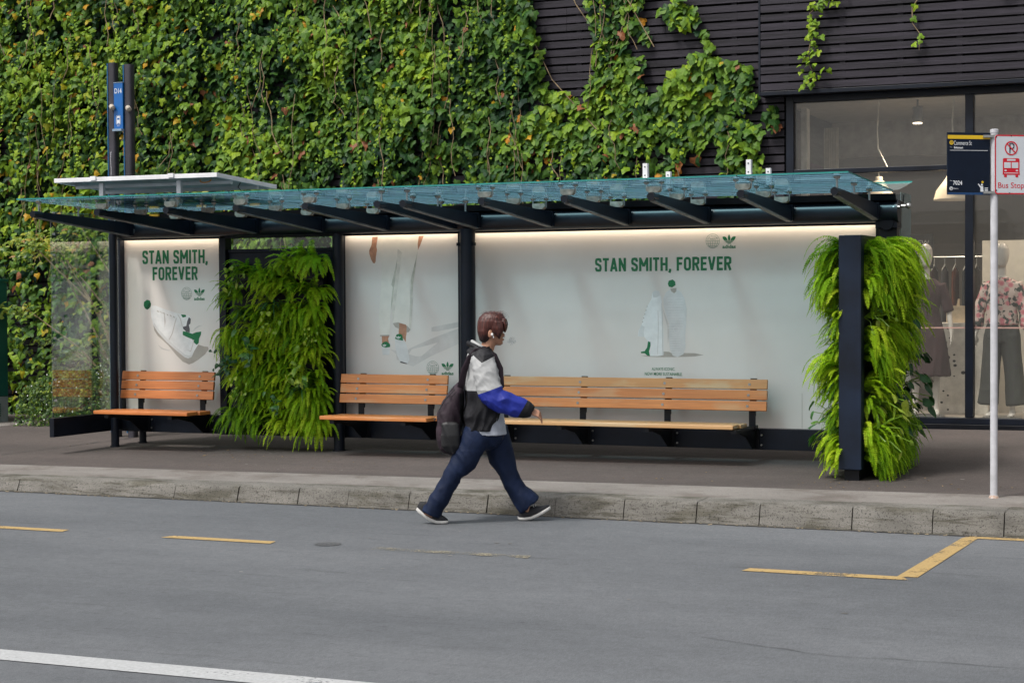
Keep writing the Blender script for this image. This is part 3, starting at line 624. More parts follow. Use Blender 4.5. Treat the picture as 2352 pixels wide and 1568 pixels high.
def leaf(b, p, size, t, out=(0, -1, 0.45), spin=0.35, jit=0.45, shape=None, wide=1.0):
    n = Vector((out[0] + rnd.gauss(0, jit), out[1] + rnd.gauss(0, jit * .5), out[2] + rnd.gauss(0, jit))).normalized()
    d = Vector((rnd.gauss(0, spin), -0.15, -1)); d = (d - n * d.dot(n)).normalized(); s = n.cross(d)
    sh = shape or LEAF_SHAPES[rnd.randrange(3)]
    P = Vector(p)
    b.add([P + s * (a * size * wide) + d * (c * size) + n * (e * size) for a, c, e in sh], LFACES, 0, t)
def inside(pt, poly):
    x, y = pt; c = False; n = len(poly)
    for i in range(n):
        x1, y1 = poly[i]; x2, y2 = poly[i - 1]
        if (y1 > y) != (y2 > y) and x < (x2 - x1) * (y - y1) / (y2 - y1) + x1: c = not c
    return c
PA = [(-30, 7.5), (-7.99, 7.2), (-7.99, 6.15), (-7.96, 4.83), (-7.87, 4.57), (-7.82, 4.17), (-7.47, 3.92), (-7.3, 3.94), (-7.29, 4.24), (-7.17, 4.48), (-7.29, 4.79), (-7.35, 5.24), (-7.3, 7.0), (-6.65, 7.0), (-6.62, 5.19), (-6.67, 4.75), (-6.51, 4.44), (-6.64, 4.25), (-6.51, 3.98), (-6.23, 4.28), (-6.0, 4.42), (-5.65, 4.40), (-5.5, 4.30), (-5.34, 4.1), (-5.34, 3.80), (-5.05, 3.74), (-5.02, 3.5), (-5.13, 3.5), (-5.27, 3.72), (-5.5, 3.73), (-5.64, 3.57), (-5.9, 3.43), (-6.05, 3.15), (-6.0, 2.71), (-6.01, 0.11), (-30, -0.8)]
PB = [(-5.76, 3.53), (-5.4, 3.69), (-5.3, 3.51), (-5.27, 3.02), (-5.30, 2.5), (-5.6, 2.4), (-5.8, 2.9), (-5.72, 3.14)]
PC = [(-6.43, 5.03), (-6.2, 5.11), (-5.95, 4.9), (-6.0, 4.66), (-5.8, 4.55), (-5.87, 4.45), (-6.1, 4.71), (-6.41, 4.8)]
def covered(x, z):
    jx = x + 0.10 * noise.noise(Vector((x * 5, 1.3, z * 5))); jz = z + 0.10 * noise.noise(Vector((x * 5, 7.3, z * 5)))
    return inside((jx, jz), PA) or inside((jx, jz), PB) or inside((jx, jz), PC)
def bulge(x, z):
    a = noise.noise(Vector((x * 1.1, 0.5, z * 1.3))); c = noise.noise(Vector((x * 3.5, 4.5, z * 3.5)))
    v = 0.13 + 0.16 * a + 0.08 * c
    if x > -7.9: v = 0.06 + 0.05 * a + 0.04 * c
    if x < -12.5: v += 0.15
    return max(0.0, v)
iv = MB()
zones = [(-17.5, -8.0, 1.9, 6.05, 600), (-17.5, -11.3, 0.1, 1.9, 330), (-21.5, -17.5, 0.1, 6.05, 260), (-8.0, -5.0, 2.1, 5.9, 560), (-10.2, -8.0, 0.6, 1.9, 60)]
for (x0, x1, z0, z1, dens) in zones:
    for k in range(int((x1 - x0) * (z1 - z0) * dens)):
        x = rnd.uniform(x0, x1); z = rnd.uniform(z0, z1)
        if not covered(x, z): continue
        g = noise.noise(Vector((x * 0.9, 9.1, z * 0.9))); h = noise.noise(Vector((x * 2.6, 3.7, z * 2.6))); q = noise.noise(Vector((x * 6, 2.7, z * 4)))
        if h + 0.45 * q < -0.37 and rnd.random() < 0.88: continue          # dark gaps
        if z < 3.35 and q < -0.22 and rnd.random() < 0.7: continue
        left = max(0.0, min(1.0, (-11.5 - x) / 3))
        size = rnd.uniform(0.06, 0.13) * (1.0 + 0.25 * g)
        if x > -8.5: size *= 1.15
        t = 0.38 + 0.36 * g + 0.30 * h + rnd.gauss(0, 0.15)
        if z > 4.6: t += 0.05
        t = max(0.0, min(0.82, t + 0.035))
        r = rnd.random()
        if r < 0.10: size *= 0.5; t = rnd.uniform(0.68, 0.86)
        elif r < 0.111: t = rnd.uniform(0.885, 0.95); size *= 0.9
        elif r < 0.122: t = 1.0
        if left > 0 and rnd.random() < left * 0.30: t = rnd.uniform(0.62, 0.92)
        if (-8.1 < x < -7.0 and 2.75 < z < 3.05 and h > -0.1) or (-6.25 < x < -5.95 and 2.6 < z < 3.25):
            if rnd.random() < 0.6: t = rnd.uniform(0.93, 1.0)
        y = YF - 0.03 - bulge(x, z) * rnd.uniform(0.25, 1.0) - rnd.random() ** 2 * 0.05
        leaf(iv, (x, y, z), size, t)
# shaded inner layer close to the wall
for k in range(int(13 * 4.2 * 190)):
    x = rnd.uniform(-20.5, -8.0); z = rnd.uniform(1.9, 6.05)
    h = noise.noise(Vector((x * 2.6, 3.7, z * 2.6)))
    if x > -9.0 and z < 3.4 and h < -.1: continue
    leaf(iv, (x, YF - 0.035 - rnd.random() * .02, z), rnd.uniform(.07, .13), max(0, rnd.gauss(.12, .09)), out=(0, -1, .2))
# hanging runners with small bright leaves
for k in range(105):
    x = rnd.uniform(-17, -6.1); z = rnd.uniform(2.9, 5.9); L = rnd.uniform(0.5, 1.5)
    if not covered(x, z - 0.3): continue
    y = YF - 0.09 - bulge(x, z - L / 2) - 0.03
    n = int(L / 0.045)
    for i in range(n):
        z2 = z - i * 0.045; x2 = x + 0.05 * sin(z2 * 5 + k) + rnd.gauss(0, 0.018)
        if rnd.random() < 0.75: leaf(iv, (x2, y - rnd.random() * 0.03, z2), rnd.uniform(0.028, 0.055), rnd.uniform(0.62, 0.86), jit=0.6, spin=0.8)
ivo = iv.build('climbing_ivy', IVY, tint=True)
tag(ivo, kind='stuff')
sm = MB()
for k in range(130):
    x = rnd.uniform(-17, -5.6); z = rnd.uniform(2.7, 6.0); L = rnd.uniform(0.4, 1.3); y = YF - 0.06 - bulge(x, z - L / 2) - rnd.uniform(0, 0.05)
    if not covered(x, z) or not covered(x, z - L): continue
    dx = rnd.gauss(0, 0.12)
    sm.tube([(x + dx * (i / 6) ** 2 + 0.025 * sin(i * 1.7 + k), y, z - L * i / 6) for i in range(7)], rnd.uniform(0.003, 0.0065), 5)
for P in ([(-7.7, 5.6), (-7.45, 5.05), (-7.15, 4.62), (-6.85, 4.1)], [(-8.1, 4.9), (-7.75, 4.2), (-7.2, 3.6)], [(-6.7, 5.2), (-6.9, 4.7), (-7.05, 4.3)], [(-7.2, 5.9), (-6.9, 5.2), (-6.5, 4.5)]):
    sm.tube([(x, YF - 0.10, z) for x, z in P], 0.006, 5)
tag(sm.build('ivy_stems', STEM, smooth=True), kind='stuff')
def strand(name, path, n, y, label, t0=0.55, t1=0.86, spread=0.06, size=(0.04, 0.085)):
    th = thing(name, (path[0][0], y, path[0][1]), label, 'ivy')
    b = MB(); b.tube([(x, y, z) for x, z in path], 0.005, 5); b.build('stem', STEM, th, smooth=True)
    b = MB(); 
    for i in range(n):
        f = rnd.random() * (len(path) - 1); k = int(f); f -= k; a, c = path[k], path[k + 1]
        leaf(b, (a[0] + (c[0] - a[0]) * f + rnd.gauss(0, spread), y - 0.02 - rnd.random() * 0.05, a[1] + (c[1] - a[1]) * f + rnd.gauss(0, 0.03)), rnd.uniform(*size), rnd.uniform(t0, t1), jit=0.5, spin=0.7)
    b.build('foliage', IVY, th, tint=True)
strand('ivy_strand', [(-4.30, 5.05), (-4.48, 4.87), (-4.66, 4.72), (-4.60, 4.55), (-4.66, 4.36), (-4.68, 4.2), (-4.62, 4.08), (-4.68, 3.95)], 95, 19.08, 'long leafy ivy strand hanging alone over the bare slats above the shop window')
strand('ivy_tendril', [(-3.50, 4.80), (-3.56, 4.72), (-3.56, 4.55), (-3.47, 4.42), (-3.49, 4.26)], 6, 19.1, 'nearly bare ivy tendril with a few leaves on the upper slats', spread=0.05, size=(0.05, 0.08))
strand('ivy_tendril', [(-2.70, 4.98), (-2.60, 4.86), (-2.50, 4.80), (-2.38, 4.84)], 9, 19.1, 'short ivy sprig at the top right corner of the slats', spread=0.05)

# shrub behind the left glass and the low flowering bush
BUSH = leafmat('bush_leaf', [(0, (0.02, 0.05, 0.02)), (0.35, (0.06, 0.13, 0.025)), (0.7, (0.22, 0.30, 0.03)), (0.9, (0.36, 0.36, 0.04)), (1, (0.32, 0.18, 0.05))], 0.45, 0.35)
sh = thing('shrub', (-12.9, 18.3, 0.25), 'tall loose shrub with layered yellow green leaves behind the left glass screen', 'shrub')
b = MB(); f = MB()
for k in range(26):
    a0 = rnd.uniform(0, 2 * pi); tx = -12.9 + rnd.uniform(-1.5, 1.3); ty = 18.2 + rnd.uniform(-0.45, 0.5); tz = rnd.uniform(0.7, 2.95)
    bx_ = -12.9 + rnd.uniform(-0.25, 0.25)
    mid = ((bx_ + tx) / 2 + rnd.gauss(0, 0.1), (18.4 + ty) / 2, 0.25 + (tz - 0.25) * 0.62)
    b.tube([(bx_, 18.4, 0.2), mid, (tx, ty, tz)], [0.022, 0.013, 0.006], 6)
    for q in range(46):
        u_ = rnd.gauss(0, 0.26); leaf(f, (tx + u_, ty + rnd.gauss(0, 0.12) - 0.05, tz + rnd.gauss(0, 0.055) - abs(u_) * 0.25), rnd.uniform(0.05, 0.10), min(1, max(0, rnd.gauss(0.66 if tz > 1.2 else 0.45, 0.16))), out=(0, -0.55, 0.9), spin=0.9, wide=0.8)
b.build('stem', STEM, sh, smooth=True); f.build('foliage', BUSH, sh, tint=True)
fb = thing('flowering_bush', (-12.9, 17.9, 0.17), 'low dense bush with small leaves and white flowers at the foot of the ivy', 'bush')
f = MB(); w = MB(); st_ = MB()
for k in range(5200):
    x = rnd.uniform(-14.1, -11.4); top = 0.86 + 0.22 * noise.noise(Vector((x * 1.6, 0, 3.1))) - 0.25 * max(0, -13.4 - x); z = 0.14 + (top - 0.14) * rnd.random() ** 0.8
    y = 18.0 - 0.42 * (1 - (z / 1.1) ** 2) + rnd.gauss(0, 0.07)
    leaf(f, (x, y, z), rnd.uniform(0.022, 0.045), min(1, max(0, rnd.gauss(0.36, 0.17))), jit=0.7, spin=1.0)
    if rnd.random() < 0.022: w.add([(x - .010, y - .05, z), (x, y - .055, z - .010), (x + .010, y - .05, z), (x, y - .055, z + .010)], [(0, 1, 2, 3)])
for k in range(22):
    x = rnd.uniform(-13.9, -11.6); st_.tube([(x, 18.0, 0.14), (x + rnd.gauss(0, .1), 17.9, 0.6)], 0.008, 5)
st_.build('stem', STEM, fb); f.build('foliage', BUSH, fb, tint=True); w.build('blossom', mat('white_petal', (0.75, 0.75, 0.72), 0.6), fb)

# dark green street cabinet at the left edge
CABG = mat('cabinet_green', (0.006, 0.085, 0.072), 0.4, var=0.15, scale=2)
cb = thing('utility_cabinet', (-14.7, 17.9, 0.13), 'tall dark green utility cabinet on a grey base at the left edge', 'cabinet')
b = MB(); b.box(-15.6, -14.645, 17.62, 18.1, 0.474, 1.90); b.build('cabinet_body', CABG, cb, bevel=0.008)
b = MB(); b.box(-15.62, -14.635, 17.6, 18.12, 1.901, 1.94); b.build('lid', CABG, cb, bevel=0.006)
b = MB(); b.box(-15.6, -14.65, 17.63, 18.1, 0.10, 0.472); b.build('base', mat('cabinet_base', (0.22, 0.26, 0.27), 0.6), cb, bevel=0.006)
b = MB()
for k in range(6): b.box(-14.652, -14.642, 17.75, 17.95, 0.23 + k * 0.028, 0.245 + k * 0.028)
b.build('vent', CABG, cb)
b = MB(); b.box(-15.14, -15.135, 17.612, 17.622, 0.50, 1.88); b.tube([(-15.20, 17.60, 1.2), (-15.20, 17.60, 1.3)], 0.012, 8); b.build('door_handle', BLACKM, cb)
b = MB(); b.box(-15.8, -14.2, 17.35, 18.3, 0.0, 0.155); tag(b.build('cabinet_plinth', STRIP, bevel=0.01), 'low concrete slab under the green utility cabinet', 'slab')
# ================================================================= bus shelter
SH = thing('bus_shelter', (-7.1, 15.6, 0.17), 'long navy steel bus shelter with a striped blue glass roof and three white poster panels', 'bus shelter')
ROOFG = bpy.data.materials.new('striped_roof_glass'); ROOFG.use_nodes = True
t = ROOFG.node_tree; t.nodes.clear()
o_ = nd(t, 'ShaderNodeOutputMaterial'); tc = nd(t, 'ShaderNodeTexCoord'); wv = nd(t, 'ShaderNodeTexWave'); wv.wave_type = 'BANDS'; wv.bands_direction = 'Y'
wv.inputs['Scale'].default_value = 2.0; wv.inputs['Distortion'].default_value = 0.35; wv.inputs['Detail'].default_value = 1; wv.inputs['Detail Scale'].default_value = 0.8
t.links.new(tc.outputs['Object'], wv.inputs['Vector'])
r_ = ramp(t, [(0.22, (0.12, 0.12, 0.12)), (0.42, (0.80, 0.80, 0.80))]); t.links.new(wv.outputs['Fac'], r_.inputs[0])  # bands of clearer and more opaque blue running along the roof
tr_ = nd(t, 'ShaderNodeBsdfTransparent'); tr_.inputs[0].default_value = (0.34, 0.60, 0.70, 1)
tl_ = nd(t, 'ShaderNodeBsdfTranslucent'); tl_.inputs[0].default_value = (0.30, 0.62, 0.82, 1)
df_ = nd(t, 'ShaderNodeBsdfDiffuse'); df_.inputs[0].default_value = (0.16, 0.34, 0.46, 1)
m0 = nd(t, 'ShaderNodeMixShader'); m0.inputs[0].default_value = 0.35; t.links.new(tl_.outputs[0], m0.inputs[1]); t.links.new(df_.outputs[0], m0.inputs[2])
m1 = nd(t, 'ShaderNodeMixShader'); t.links.new(r_.outputs[0], m1.inputs[0]); t.links.new(tr_.outputs[0], m1.inputs[1]); t.links.new(m0.outputs[0], m1.inputs[2])
gl_ = nd(t, 'ShaderNodeBsdfGlossy'); gl_.inputs['Roughness'].default_value = 0.03; fr_ = fres(t, 1.45)
m2 = nd(t, 'ShaderNodeMixShader'); t.links.new(fr_.outputs[0], m2.inputs[0]); t.links.new(m1.outputs[0], m2.inputs[1]); t.links.new(gl_.outputs[0], m2.inputs[2]); t.links.new(m2.outputs[0], o_.inputs[0])
EDGE = mat('glass_edge_green', (0.02, 0.22, 0.20), 0.25, var=0.1)
CLEAR = glass('screen_glass', (0.90, 0.95, 0.93), 0.10, haze=0.02, hazecol=(0.55, 0.60, 0.62))

FLG = mat('ground_lit_flange', (0.17, 0.16, 0.155), 0.5, var=0.3, scale=6)  # paler than the arm: light bounced off the ground, painted into the colour
ARMX = [-10.94, -10.20, -9.43, -8.68, -7.96, -7.24, -6.99, -6.24, -5.48, -4.72, -3.96, -3.20]
SINGLE = {0, 5, 6, 11}
def gz(y): return 2.630 - (y - 13.8) * 0.030
for i, x in enumerate(ARMX):
    b = MB()
    prof = [(13.93, 2.522), (13.93, 2.470), (15.47, 2.338), (15.47, 2.468), (14.4, 2.508)]
    n = len(prof); w = 0.026
    b.add([(x - w, y, z) for y, z in prof] + [(x + w, y, z) for y, z in prof], [tuple(range(n - 1, -1, -1)), tuple(range(n, 2 * n))] + [(k, (k + 1) % n, (k + 1) % n + n, k + n) for k in range(n)])
    b.tube([(x, 13.905, 2.497), (x, 14.03, 2.495)], 0.032, 18); b.box(x - 0.036, x + 0.036, 15.44, 15.50, 2.335, 2.48)
    arm = b.build('roof_arm', NAVY, SH, smooth=True, ang=30)
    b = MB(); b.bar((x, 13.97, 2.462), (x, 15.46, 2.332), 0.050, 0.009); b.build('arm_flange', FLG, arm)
    for k, (y, zb) in enumerate(((14.0, 2.535), (14.62, 2.505), (15.22, 2.487))):
        c = MB(); g_ = gz(y) - 0.007
        if i in SINGLE:
            c.tube([(x, y, zb - 0.01), (x, y, g_ - 0.012)], 0.009, 8); c.tube([(x, y, g_ - 0.018), (x, y, g_)], [0.022, 0.030], 14); c.tube([(x, y, g_ + 0.014), (x, y, g_ + 0.028)], [0.03, 0.018], 14)
            c.build('bolt', STEEL, arm, smooth=True, ang=30)
        else:
            b2 = MB(); a1, a2 = 0.062, 0.040
            b2.slab_y([(x - a1, zb + 0.048), (x + a1, zb + 0.048), (x + a1, zb + 0.018), (x + a2, zb - 0.004), (x - a2, zb - 0.004), (x - a1, zb + 0.018)], y - 0.03, y + 0.03)
            b2.build('clamp', CLAMPM, arm, bevel=0.003)
            for sx in (-a1 - 0.003, a1 + 0.003):
                c = MB()
                c.tube([(x + sx, y, zb + 0.01), (x + sx, y, g_ - 0.010)], 0.006, 8); c.tube([(x + sx, y, g_ - 0.016), (x + sx, y, g_)], [0.016, 0.025], 12)
                c.tube([(x + sx, y, g_ + 0.014), (x + sx, y, g_ + 0.026)], [0.024, 0.014], 12)
                c.build('bolt', STEEL, arm, smooth=True, ang=30)
PX = [-11.05, -10.20, -9.43, -8.68, -7.96, -7.115, -6.24, -5.48, -4.72, -3.96, -3.06]
for a, c in zip(PX[:-1], PX[1:]):
    a += 0.005; c -= 0.005; b = MB()
    y0, y1 = 13.8, 15.55
    vs = [(a, y0, gz(y0)), (c, y0, gz(y0)), (c, y1, gz(y1)), (a, y1, gz(y1))]; vs += [(p[0], p[1], p[2] + 0.012) for p in vs]
    b.add(vs, [(0, 3, 2, 1)], 0); b.add(vs, [(4, 5, 6, 7), (0, 1, 5, 4), (1, 2, 6, 5), (2, 3, 7, 6), (3, 0, 4, 7)], 1)
    b.f.pop(1); b.m = [0, 1, 1, 1, 1]
    b.build('roof_pane', [ROOFG, EDGE, CLEAR], SH)
b = MB(); b.add([(-11.0, 15.74, 2.60), (-3.05, 15.74, 2.60), (-3.05, 16.36, 2.70), (-11.0, 16.36, 2.70)], [(0, 1, 2, 3)]); b.add([(-11.0, 16.36, 2.70), (-3.05, 16.36, 2.70), (-3.05, 16.36, 2.712), (-11.0, 16.36, 2.712)], [(0, 1, 2, 3)], 1)
b.build('rear_roof_pane', [glass('rear_glass', (0.78, 0.88, 0.86), 0.12, haze=0.16, hazecol=(0.5, 0.62, 0.62)), EDGE], SH)
for x in (-10.5, -8.9, -7.1, -5.1, -3.45):
    b = MB(); b.bar((x, 15.7, 2.47), (x, 16.3, 2.65), 0.04, 0.05); b.tube([(x, 16.15, 2.60), (x, 16.15, 2.665)], 0.008, 8); b.tube([(x, 16.15, 2.672), (x, 16.15, 2.70)], [0.032, 0.018], 14); b.build('rear_arm', NAVY, SH, smooth=True)
b = MB(); b.tube([(-11.12, 15.6, 2.405), (-3.03, 15.6, 2.405)], 0.092, 40); b.tube([(-3.045, 15.6, 2.405), (-3.018, 15.6, 2.405)], 0.100, 40); b.tube([(-11.14, 15.6, 2.405), (-11.11, 15.6, 2.405)], 0.10, 40)
b.build('crossbeam', mat('gloss_navy', (0.012, 0.016, 0.024), 0.36, var=0.15), SH, smooth=True)
b = MB(); b.slab_y([(0, 0), (1, 0), (1, 1)], 0, 1) if False else None
prof = [(15.48, 2.555), (15.50, 2.50), (15.62, 2.482), (15.86, 2.482), (15.88, 2.565), (15.86, 2.565), (15.84, 2.50), (15.62, 2.50), (15.51, 2.515), (15.495, 2.555)]
b = MB(); n = len(prof)
b.add([(-11.1, y, z) for y, z in prof] + [(-3.03, y, z) for y, z in prof], [tuple(range(n)), tuple(range(2 * n - 1, n - 1, -1))] + [(k, k + n, (k + 1) % n + n, (k + 1) % n) for k in range(n)]); b.build('gutter', BLACKM, SH)
b = MB(); b.box(-11.25, -3.1, 15.66, 15.86, 2.322, 2.44); b.box(-11.25, -3.1, 15.70, 15.72, 2.296, 2.321); b.build('fascia', NAVY, SH, bevel=0.003)

def post(x, y, r, top, name='post', m=NAVY):
    z = pz(x, y); b = MB(); b.tube([(x, y, z - 0.05), (x, y, top)], r, 28); b.tube([(x, y, z - 0.01), (x, y, z + 0.012)], r * 1.25, 28); b.build(name, m, SH, smooth=True, ang=30)
post(-7.10, 15.5, 0.074, 2.33); post(-11.13, 15.45, 0.042, 2.36); post(-11.12, 15.93, 0.038, 2.35); post(-8.57, 15.62, 0.055, 2.34)
for s_ in (-7.185, -7.015):
    b = MB(); b.tube([(s_, 15.47, 2.20), (s_, 15.47, 2.17)], 0.016, 10); b.build('bolt', BLACKM, SH, smooth=True)
b = MB(); b.box(-3.20, -3.045, 15.62, 15.74, 0.2, 2.40); b.box(-3.22, -3.03, 15.56, 15.76, 2.26, 2.36); b.tube([(-3.12, 15.55, 2.30), (-3.12, 15.61, 2.30)], 0.06, 20); b.build('end_post', NAVY, SH, bevel=0.004)
b = MB(); b.tube([(-3.06, 15.52, 2.44), (-3.0, 15.52, 2.44)], 0.010, 8); b.build('fixing_pin', STEEL, SH, smooth=True); b = MB(); b.tube([(-3.02, 15.70, 2.455), (-2.985, 15.70, 2.455)], 0.014, 8)
b.loft([[(-2.985 + 0.028 * (1 - cos(a)), 15.70 + 0.028 * sin(a) * cos(q), 2.455 + 0.028 * sin(a) * sin(q)) for q in [2 * pi * k / 14 for k in range(14)]] for a in [0.2, 0.7, 1.2, 1.7, 2.2, 2.9]]); b.build('fixing_ball', STEEL, SH, smooth=True)
# frames between the panels
b = MB(); b.box(-10.005, -9.925, 15.70, 15.82, 0.28, 2.321); b.build('frame_post', NAVY, SH, bevel=0.004)
b = MB(); b.box(-8.665, -8.58, 15.70, 15.82, 0.28, 2.321); b.build('frame_post', NAVY, SH, bevel=0.004)
b = MB(); b.box(-7.315, -7.17, 15.74, 15.82, 0.28, 2.321); b.build('frame_post', NAVY, SH, bevel=0.004)
b = MB(); b.box(-11.32, -11.232, 15.72, 15.82, 0.30, 2.321); b.build('frame_post', NAVY, SH, bevel=0.004)
b = MB(); b.box(-3.245, -3.205, 15.70, 15.82, 0.28, 2.321); b.build('frame_post', NAVY, SH, bevel=0.004)
b = MB(); b.box(-9.924, -8.666, 15.76, 15.80, 0.28, 2.15); b.box(-9.924, -8.666, 15.74, 15.81, 2.151, 2.185); b.build('back_board', NAVY2, SH, bevel=0.003)
b = MB(); b.add([(-9.924, 15.78, 2.186), (-8.666, 15.78, 2.186), (-8.666, 15.78, 2.32), (-9.924, 15.78, 2.32)], [(0, 1, 2, 3)]); b.build('transom_pane', CLEAR, SH)
b = MB()
for a, c in ((-11.3, -10.006), (-8.579, -7.316), (-7.169, -3.1)): b.box(a, c, 15.715, 15.775, 0.287, 0.478)
b.box(-9.923, -8.667, 15.715, 15.755, 0.287, 0.478); b.box(-10.0045, -9.9245, 15.69, 15.699, 0.29, 0.475)
b.build('lower_rail', NAVY, SH, bevel=0.004)
for x in (-10.85, -10.1, -8.29, -7.55, -6.70, -5.91, -5.08, -4.28):
    for z in (0.33, 0.42): b = MB(); b.tube([(x, 15.70, z), (x, 15.714, z)], 0.009, 8); b.build('bolt', STEEL, SH, smooth=True)
# left end screen
b = MB(); b.box(-11.278, -11.224, 14.56, 15.70, 0.305, 0.495); b.build('side_rail', NAVY, SH, bevel=0.004)
b = MB(); b.box(-11.256, -11.246, 14.58, 15.70, 0.4955, 2.56); b.build('side_pane', CLEAR, SH)
for k in range(10):
    z = 0.66 + k * 0.208; b = MB(); b.box(-11.2445, -11.2435, 14.60, 14.640, z, z + 0.022); b.build('screen_dot', mat('white_film', (0.6, 0.62, 0.62), 0.6), SH)
for x in (-10.62, -10.05, -9.42, -8.80):
    b = MB(); b.box(x - .06, x + .05, 15.455, 15.478, 2.528, 2.552); b.build('amber_clip', mat('amber_plastic', (0.62, 0.26, 0.01), 0.4), SH)
b = MB(); b.box(-3.045, -3.035, 15.765, 16.22, 0.48, 2.58); b.build('side_pane', glass('end_glass', (0.6, 0.72, 0.70), 0.12, haze=0.22, hazecol=(0.35, 0.42, 0.43)), SH)
# round sticker on the fascia
b = MB(); b.disc_y(-10.93, 2.385, 15.497, 0.036, 24); b.build('sticker', mat('silver_sticker', (0.30, 0.32, 0.34), 0.4, var=0.4, scale=60), SH)
# white channel stubs standing on the roof
for (x, y) in ((-4.80, 14.05), (-4.88, 14.9), (-3.92, 14.05), (-3.985, 14.9)):
    b = MB(); z0 = gz(y) + 0.013; h = 0.142 if y < 14.5 else 0.155
    b.box(x - 0.028, x + 0.012, y - 0.022, y - 0.018, z0, z0 + h); b.box(x - 0.028, x - 0.024, y - 0.0175, y + 0.022, z0, z0 + h); b.box(x + 0.008, x + 0.012, y - 0.0175, y + 0.022, z0, z0 + h); b.box(x - 0.05, x + 0.04, y - 0.05, y + 0.05, z0 - 0.001, z0 + 0.004)
    o = b.build('roof_bracket', WHITEM, SH)
    b = MB()
    for q in (0.12, 0.05): b = MB(); b.tube([(x - 0.008, y - 0.0255, z0 + h - q + 0.02), (x - 0.008, y - 0.0222, z0 + h - q + 0.02)], 0.006, 8); b.build('bolt', BLACKM, o)

# ---- posters
POSTER = mat('poster_white', (0.76, 0.70, 0.655), 0.5, var=0.035, scale=0.9, spec=0.12)
GRN = mat('poster_green', (0.003, 0.16, 0.055), 0.45, var=0.06); GRND = mat('poster_dark_green', (0.004, 0.08, 0.03), 0.5)
PW = mat('poster_shoe_white', (0.80, 0.785, 0.775), 0.45, var=0.05, scale=14); PW2 = mat('poster_shoe_grey', (0.68, 0.665, 0.655), 0.5, var=0.05, scale=10)
PSH = mat('poster_shadow_print', (0.42, 0.375, 0.33), 0.5, var=0.08, scale=6); PSL = mat('poster_pale_print', (0.63, 0.585, 0.555), 0.5, var=0.08, scale=6); PDK = mat('poster_dark_print', (0.10, 0.09, 0.10), 0.5)
PSK = mat('poster_skin_print', (0.46, 0.23, 0.14), 0.5, var=0.18, scale=18); PPA = mat('poster_cream_print', (0.78, 0.73, 0.66), 0.5, var=0.05, scale=6); PFO = mat('poster_fold_print', (0.57, 0.545, 0.46), 0.5, var=0.15, scale=9)
PLN = mat('poster_line_green', (0.10, 0.22, 0.15), 0.5)
LED = mat('led_strip', (1, 1, 1), 0.5, emit=(1.0, 0.86, 0.66), estr=6.5)
YQ = 15.7895
def pans(a, c, z0):
    b = MB(); b.box(a, c, 15.79, 15.815, z0, 2.3205); o = b.build('poster', POSTER, SH)
    l = MB(); l.box(a + 0.01, c - 0.01, 15.726, 15.746, 2.305, 2.3195); l.build('light_strip', LED, SH)
    return o
P1 = pans(-11.231, -10.006, 0.479); P2 = pans(-8.579, -7.316, 0.479); P3 = pans(-7.169, -3.246, 0.479)
def strip(b, pts, w, y):
    n = len(pts); L = []
    for i, p in enumerate(pts):
        a = Vector(pts[max(0, i - 1)]); c = Vector(pts[min(n - 1, i + 1)]); d = (c - a).normalized(); nn = Vector((-d.y, d.x))
        k = 1.0
        if 0 < i < n - 1:
            d1 = (Vector(p) - a).normalized(); k = 1 / max(0.5, abs(Vector((-d1.y, d1.x)).dot(nn)))
        L.append((p[0] + nn.x * w / 2 * k, p[1] + nn.y * w / 2 * k, p[0] - nn.x * w / 2 * k, p[1] - nn.y * w / 2 * k))
    for q, r in zip(L[:-1], L[1:]): b.poly_y([(q[0], q[1]), (r[0], r[1]), (r[2], r[3]), (q[2], q[3])], y)
